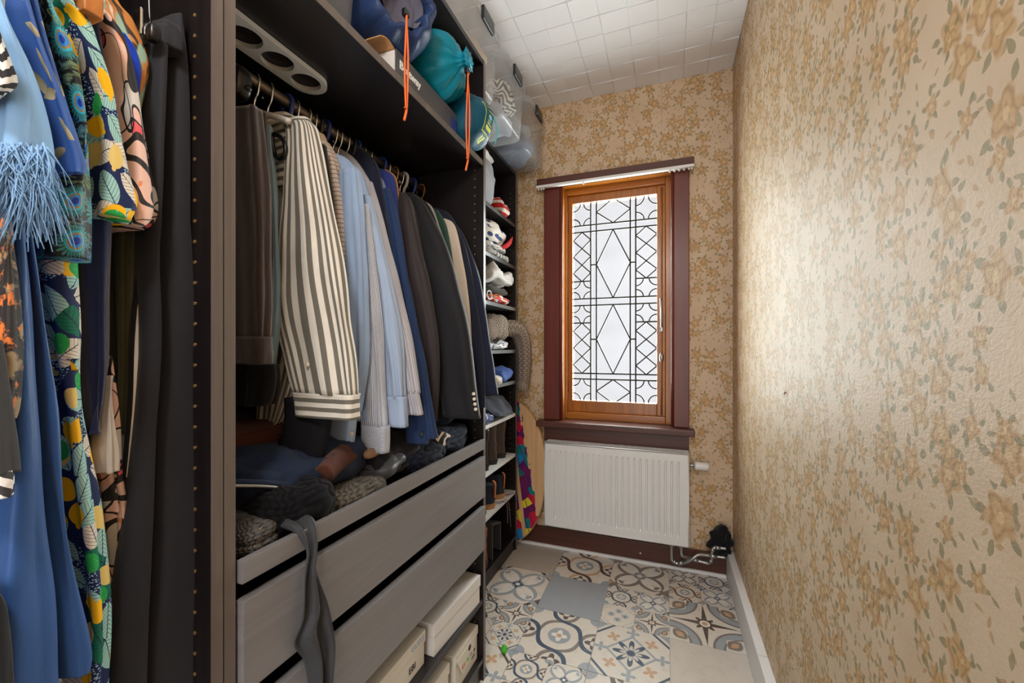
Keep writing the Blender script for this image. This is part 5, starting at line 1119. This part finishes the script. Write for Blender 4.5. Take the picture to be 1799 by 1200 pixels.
rs = thing('rust_sweater', (-.95, .78, 1.03), 'rust brown ribbed sweater whose sleeve pokes out of the heap', 'sweater', 'clothes heaped on the pull-out tray')
mk('sweater_body', lump((-1.0, .70, 1.055), (.13, .18, .045), 64, .012, 3), RIB, rs, True)
mk('sleeve', tube([(-.95, .82, .97), (-.86, .85, 1.0), U(606, 796, X=-.775), U(590, 810, X=-.735), U(572, 830, X=-.705), U(566, 837, X=-.700)], [.036] * 8 + [.034, .032, .030, .028, .026, .025, .024, .023, .023, .022, .017, .007], 16, 20), RIB, rs, True)
fz = thing('black_angora_sweater', (-.84, .75, .93), 'fuzzy black angora sleeve hanging straight down over the heap', 'sweater', 'clothes heaped on the pull-out tray')
mk('sleeve', loft(rowsY(.735, [(700, 505, 580), (740, 508, 578), (780, 496, 572), (820, 482, 562), (850, 472, 556), (862, 480, 545)], .03), 22, 40, .8, (.002, .006), 4, 9), fabric('black_angora', (22, 22, 28), sheen=.0, fuzz=.6), fz, True)
soft('charcoal_scrap', (-.735, .93, .945), (.055, .065, .03), fabric('charcoal_satin', (66, 68, 72), .45), 'charcoal satin cloth crumpled in front of the rust sleeve', 'cloth', 66, .035, 0, 'clothes heaped on the pull-out tray')
soft('black_cardigan', (-.86, 1.0, .955), (.17, .12, .062), fabric('black_fine_knit', (22, 22, 26)), 'black cardigan heaped behind the charcoal cloth', 'cardigan', 67, .03, 0, 'clothes heaped on the pull-out tray')
soft('belt', U(655, 795, X=-.72), (.01, .03, .012), plain('tan_belt', (150, 116, 84), .5), 'tan belt end sticking out beside the black cardigan', 'belt', 71, .006)
CBL = knit('navy_cable_knit', (38, 46, 66), 34)
soft('cable_sweater', (-.82, 1.27, .947), (.15, .15, .055), CBL, 'folded navy cable-knit sweater at the far end of the tray, lower one', 'sweater', 68, .015, 2, 'clothes heaped on the pull-out tray')
soft('cable_sweater', (-.83, 1.30, 1.035), (.14, .11, .036), CBL, 'navy cable-knit sweater on top of the other cable knit', 'sweater', 69, .014, 0, 'clothes heaped on the pull-out tray')
soft('navy_cardigan', (-.76, 1.10, .930), (.10, .10, .038), knit('dark_navy_cable', (26, 30, 44), 34), 'dark navy knit squashed under the breton sweater', 'cardigan', 70, .015, 0, 'clothes heaped on the pull-out tray')
mk('patterned_scarf', lump(U(775, 772, X=-.70), (.02, .05, .024), 72, .015), print_zig('black_cream_scarf', (206, 190, 170), (24, 22, 24), 20.0), None, True, 'black and cream patterned scarf end below the denim hem', 'scarf')
mk('tortoise_toggle', lump(U(740, 790, X=-.72), (.016, .025, .012), 73, .003), print_darkfloral('tortoiseshell'), None, True, 'tortoiseshell toggle under the denim hem', 'toggle')
SC = fabric('dark_grey_chiffon', (58, 60, 64), .6, .1, .35)
sp_ = [U(488, 880, X=-.73), U(505, 905, X=-.69), U(536, 925, X=-.645), U(548, 960, X=-.628), U(545, 1010, X=-.620), U(552, 1070, X=-.614), U(549, 1110, X=-.612), U(562, 1150, X=-.610), U(566, 1215, X=-.608)]
mk('dangling_scarf', ribbon(sp_, [.020, .026, .022, .014, .016, .026, .034, .024, .016], (.15, 1, .1), .004, 60, 10, .010), SC, None, True, 'dark grey chiffon scarf dangling from the tray down the drawer fronts', 'scarf')
wn = U(1381, 690, X=WX)
mk('wall_nail', tube([wn, wn + Vector((-.003, 0, .001)), wn + Vector((-.005, 0, -.006))], [.0012, .001, .0018], 8, 10), M['mahogany'], None, True, 'tiny brown nail stuck in the right wallpaper', 'nail')
lp = thing('fill_pendant', (-.10, -.35, 2.17), 'pendant added behind the viewer to carry the fill bulb', 'lamp')  # made-up fitting around the fill bulb, out of view
mk('cable', tube([(-.10, -.35, 2.43), (-.10, -.35, CEIL)], .004, 8), M['white_pl'], lp, True)
mk('fill_pendant_cap', xf(revolve([(.02, .16), (.045, .13), (.05, .11), (.045, .11)], 24), place(-.10, -.35, 2.29)), M['white_pl'], lp, True)
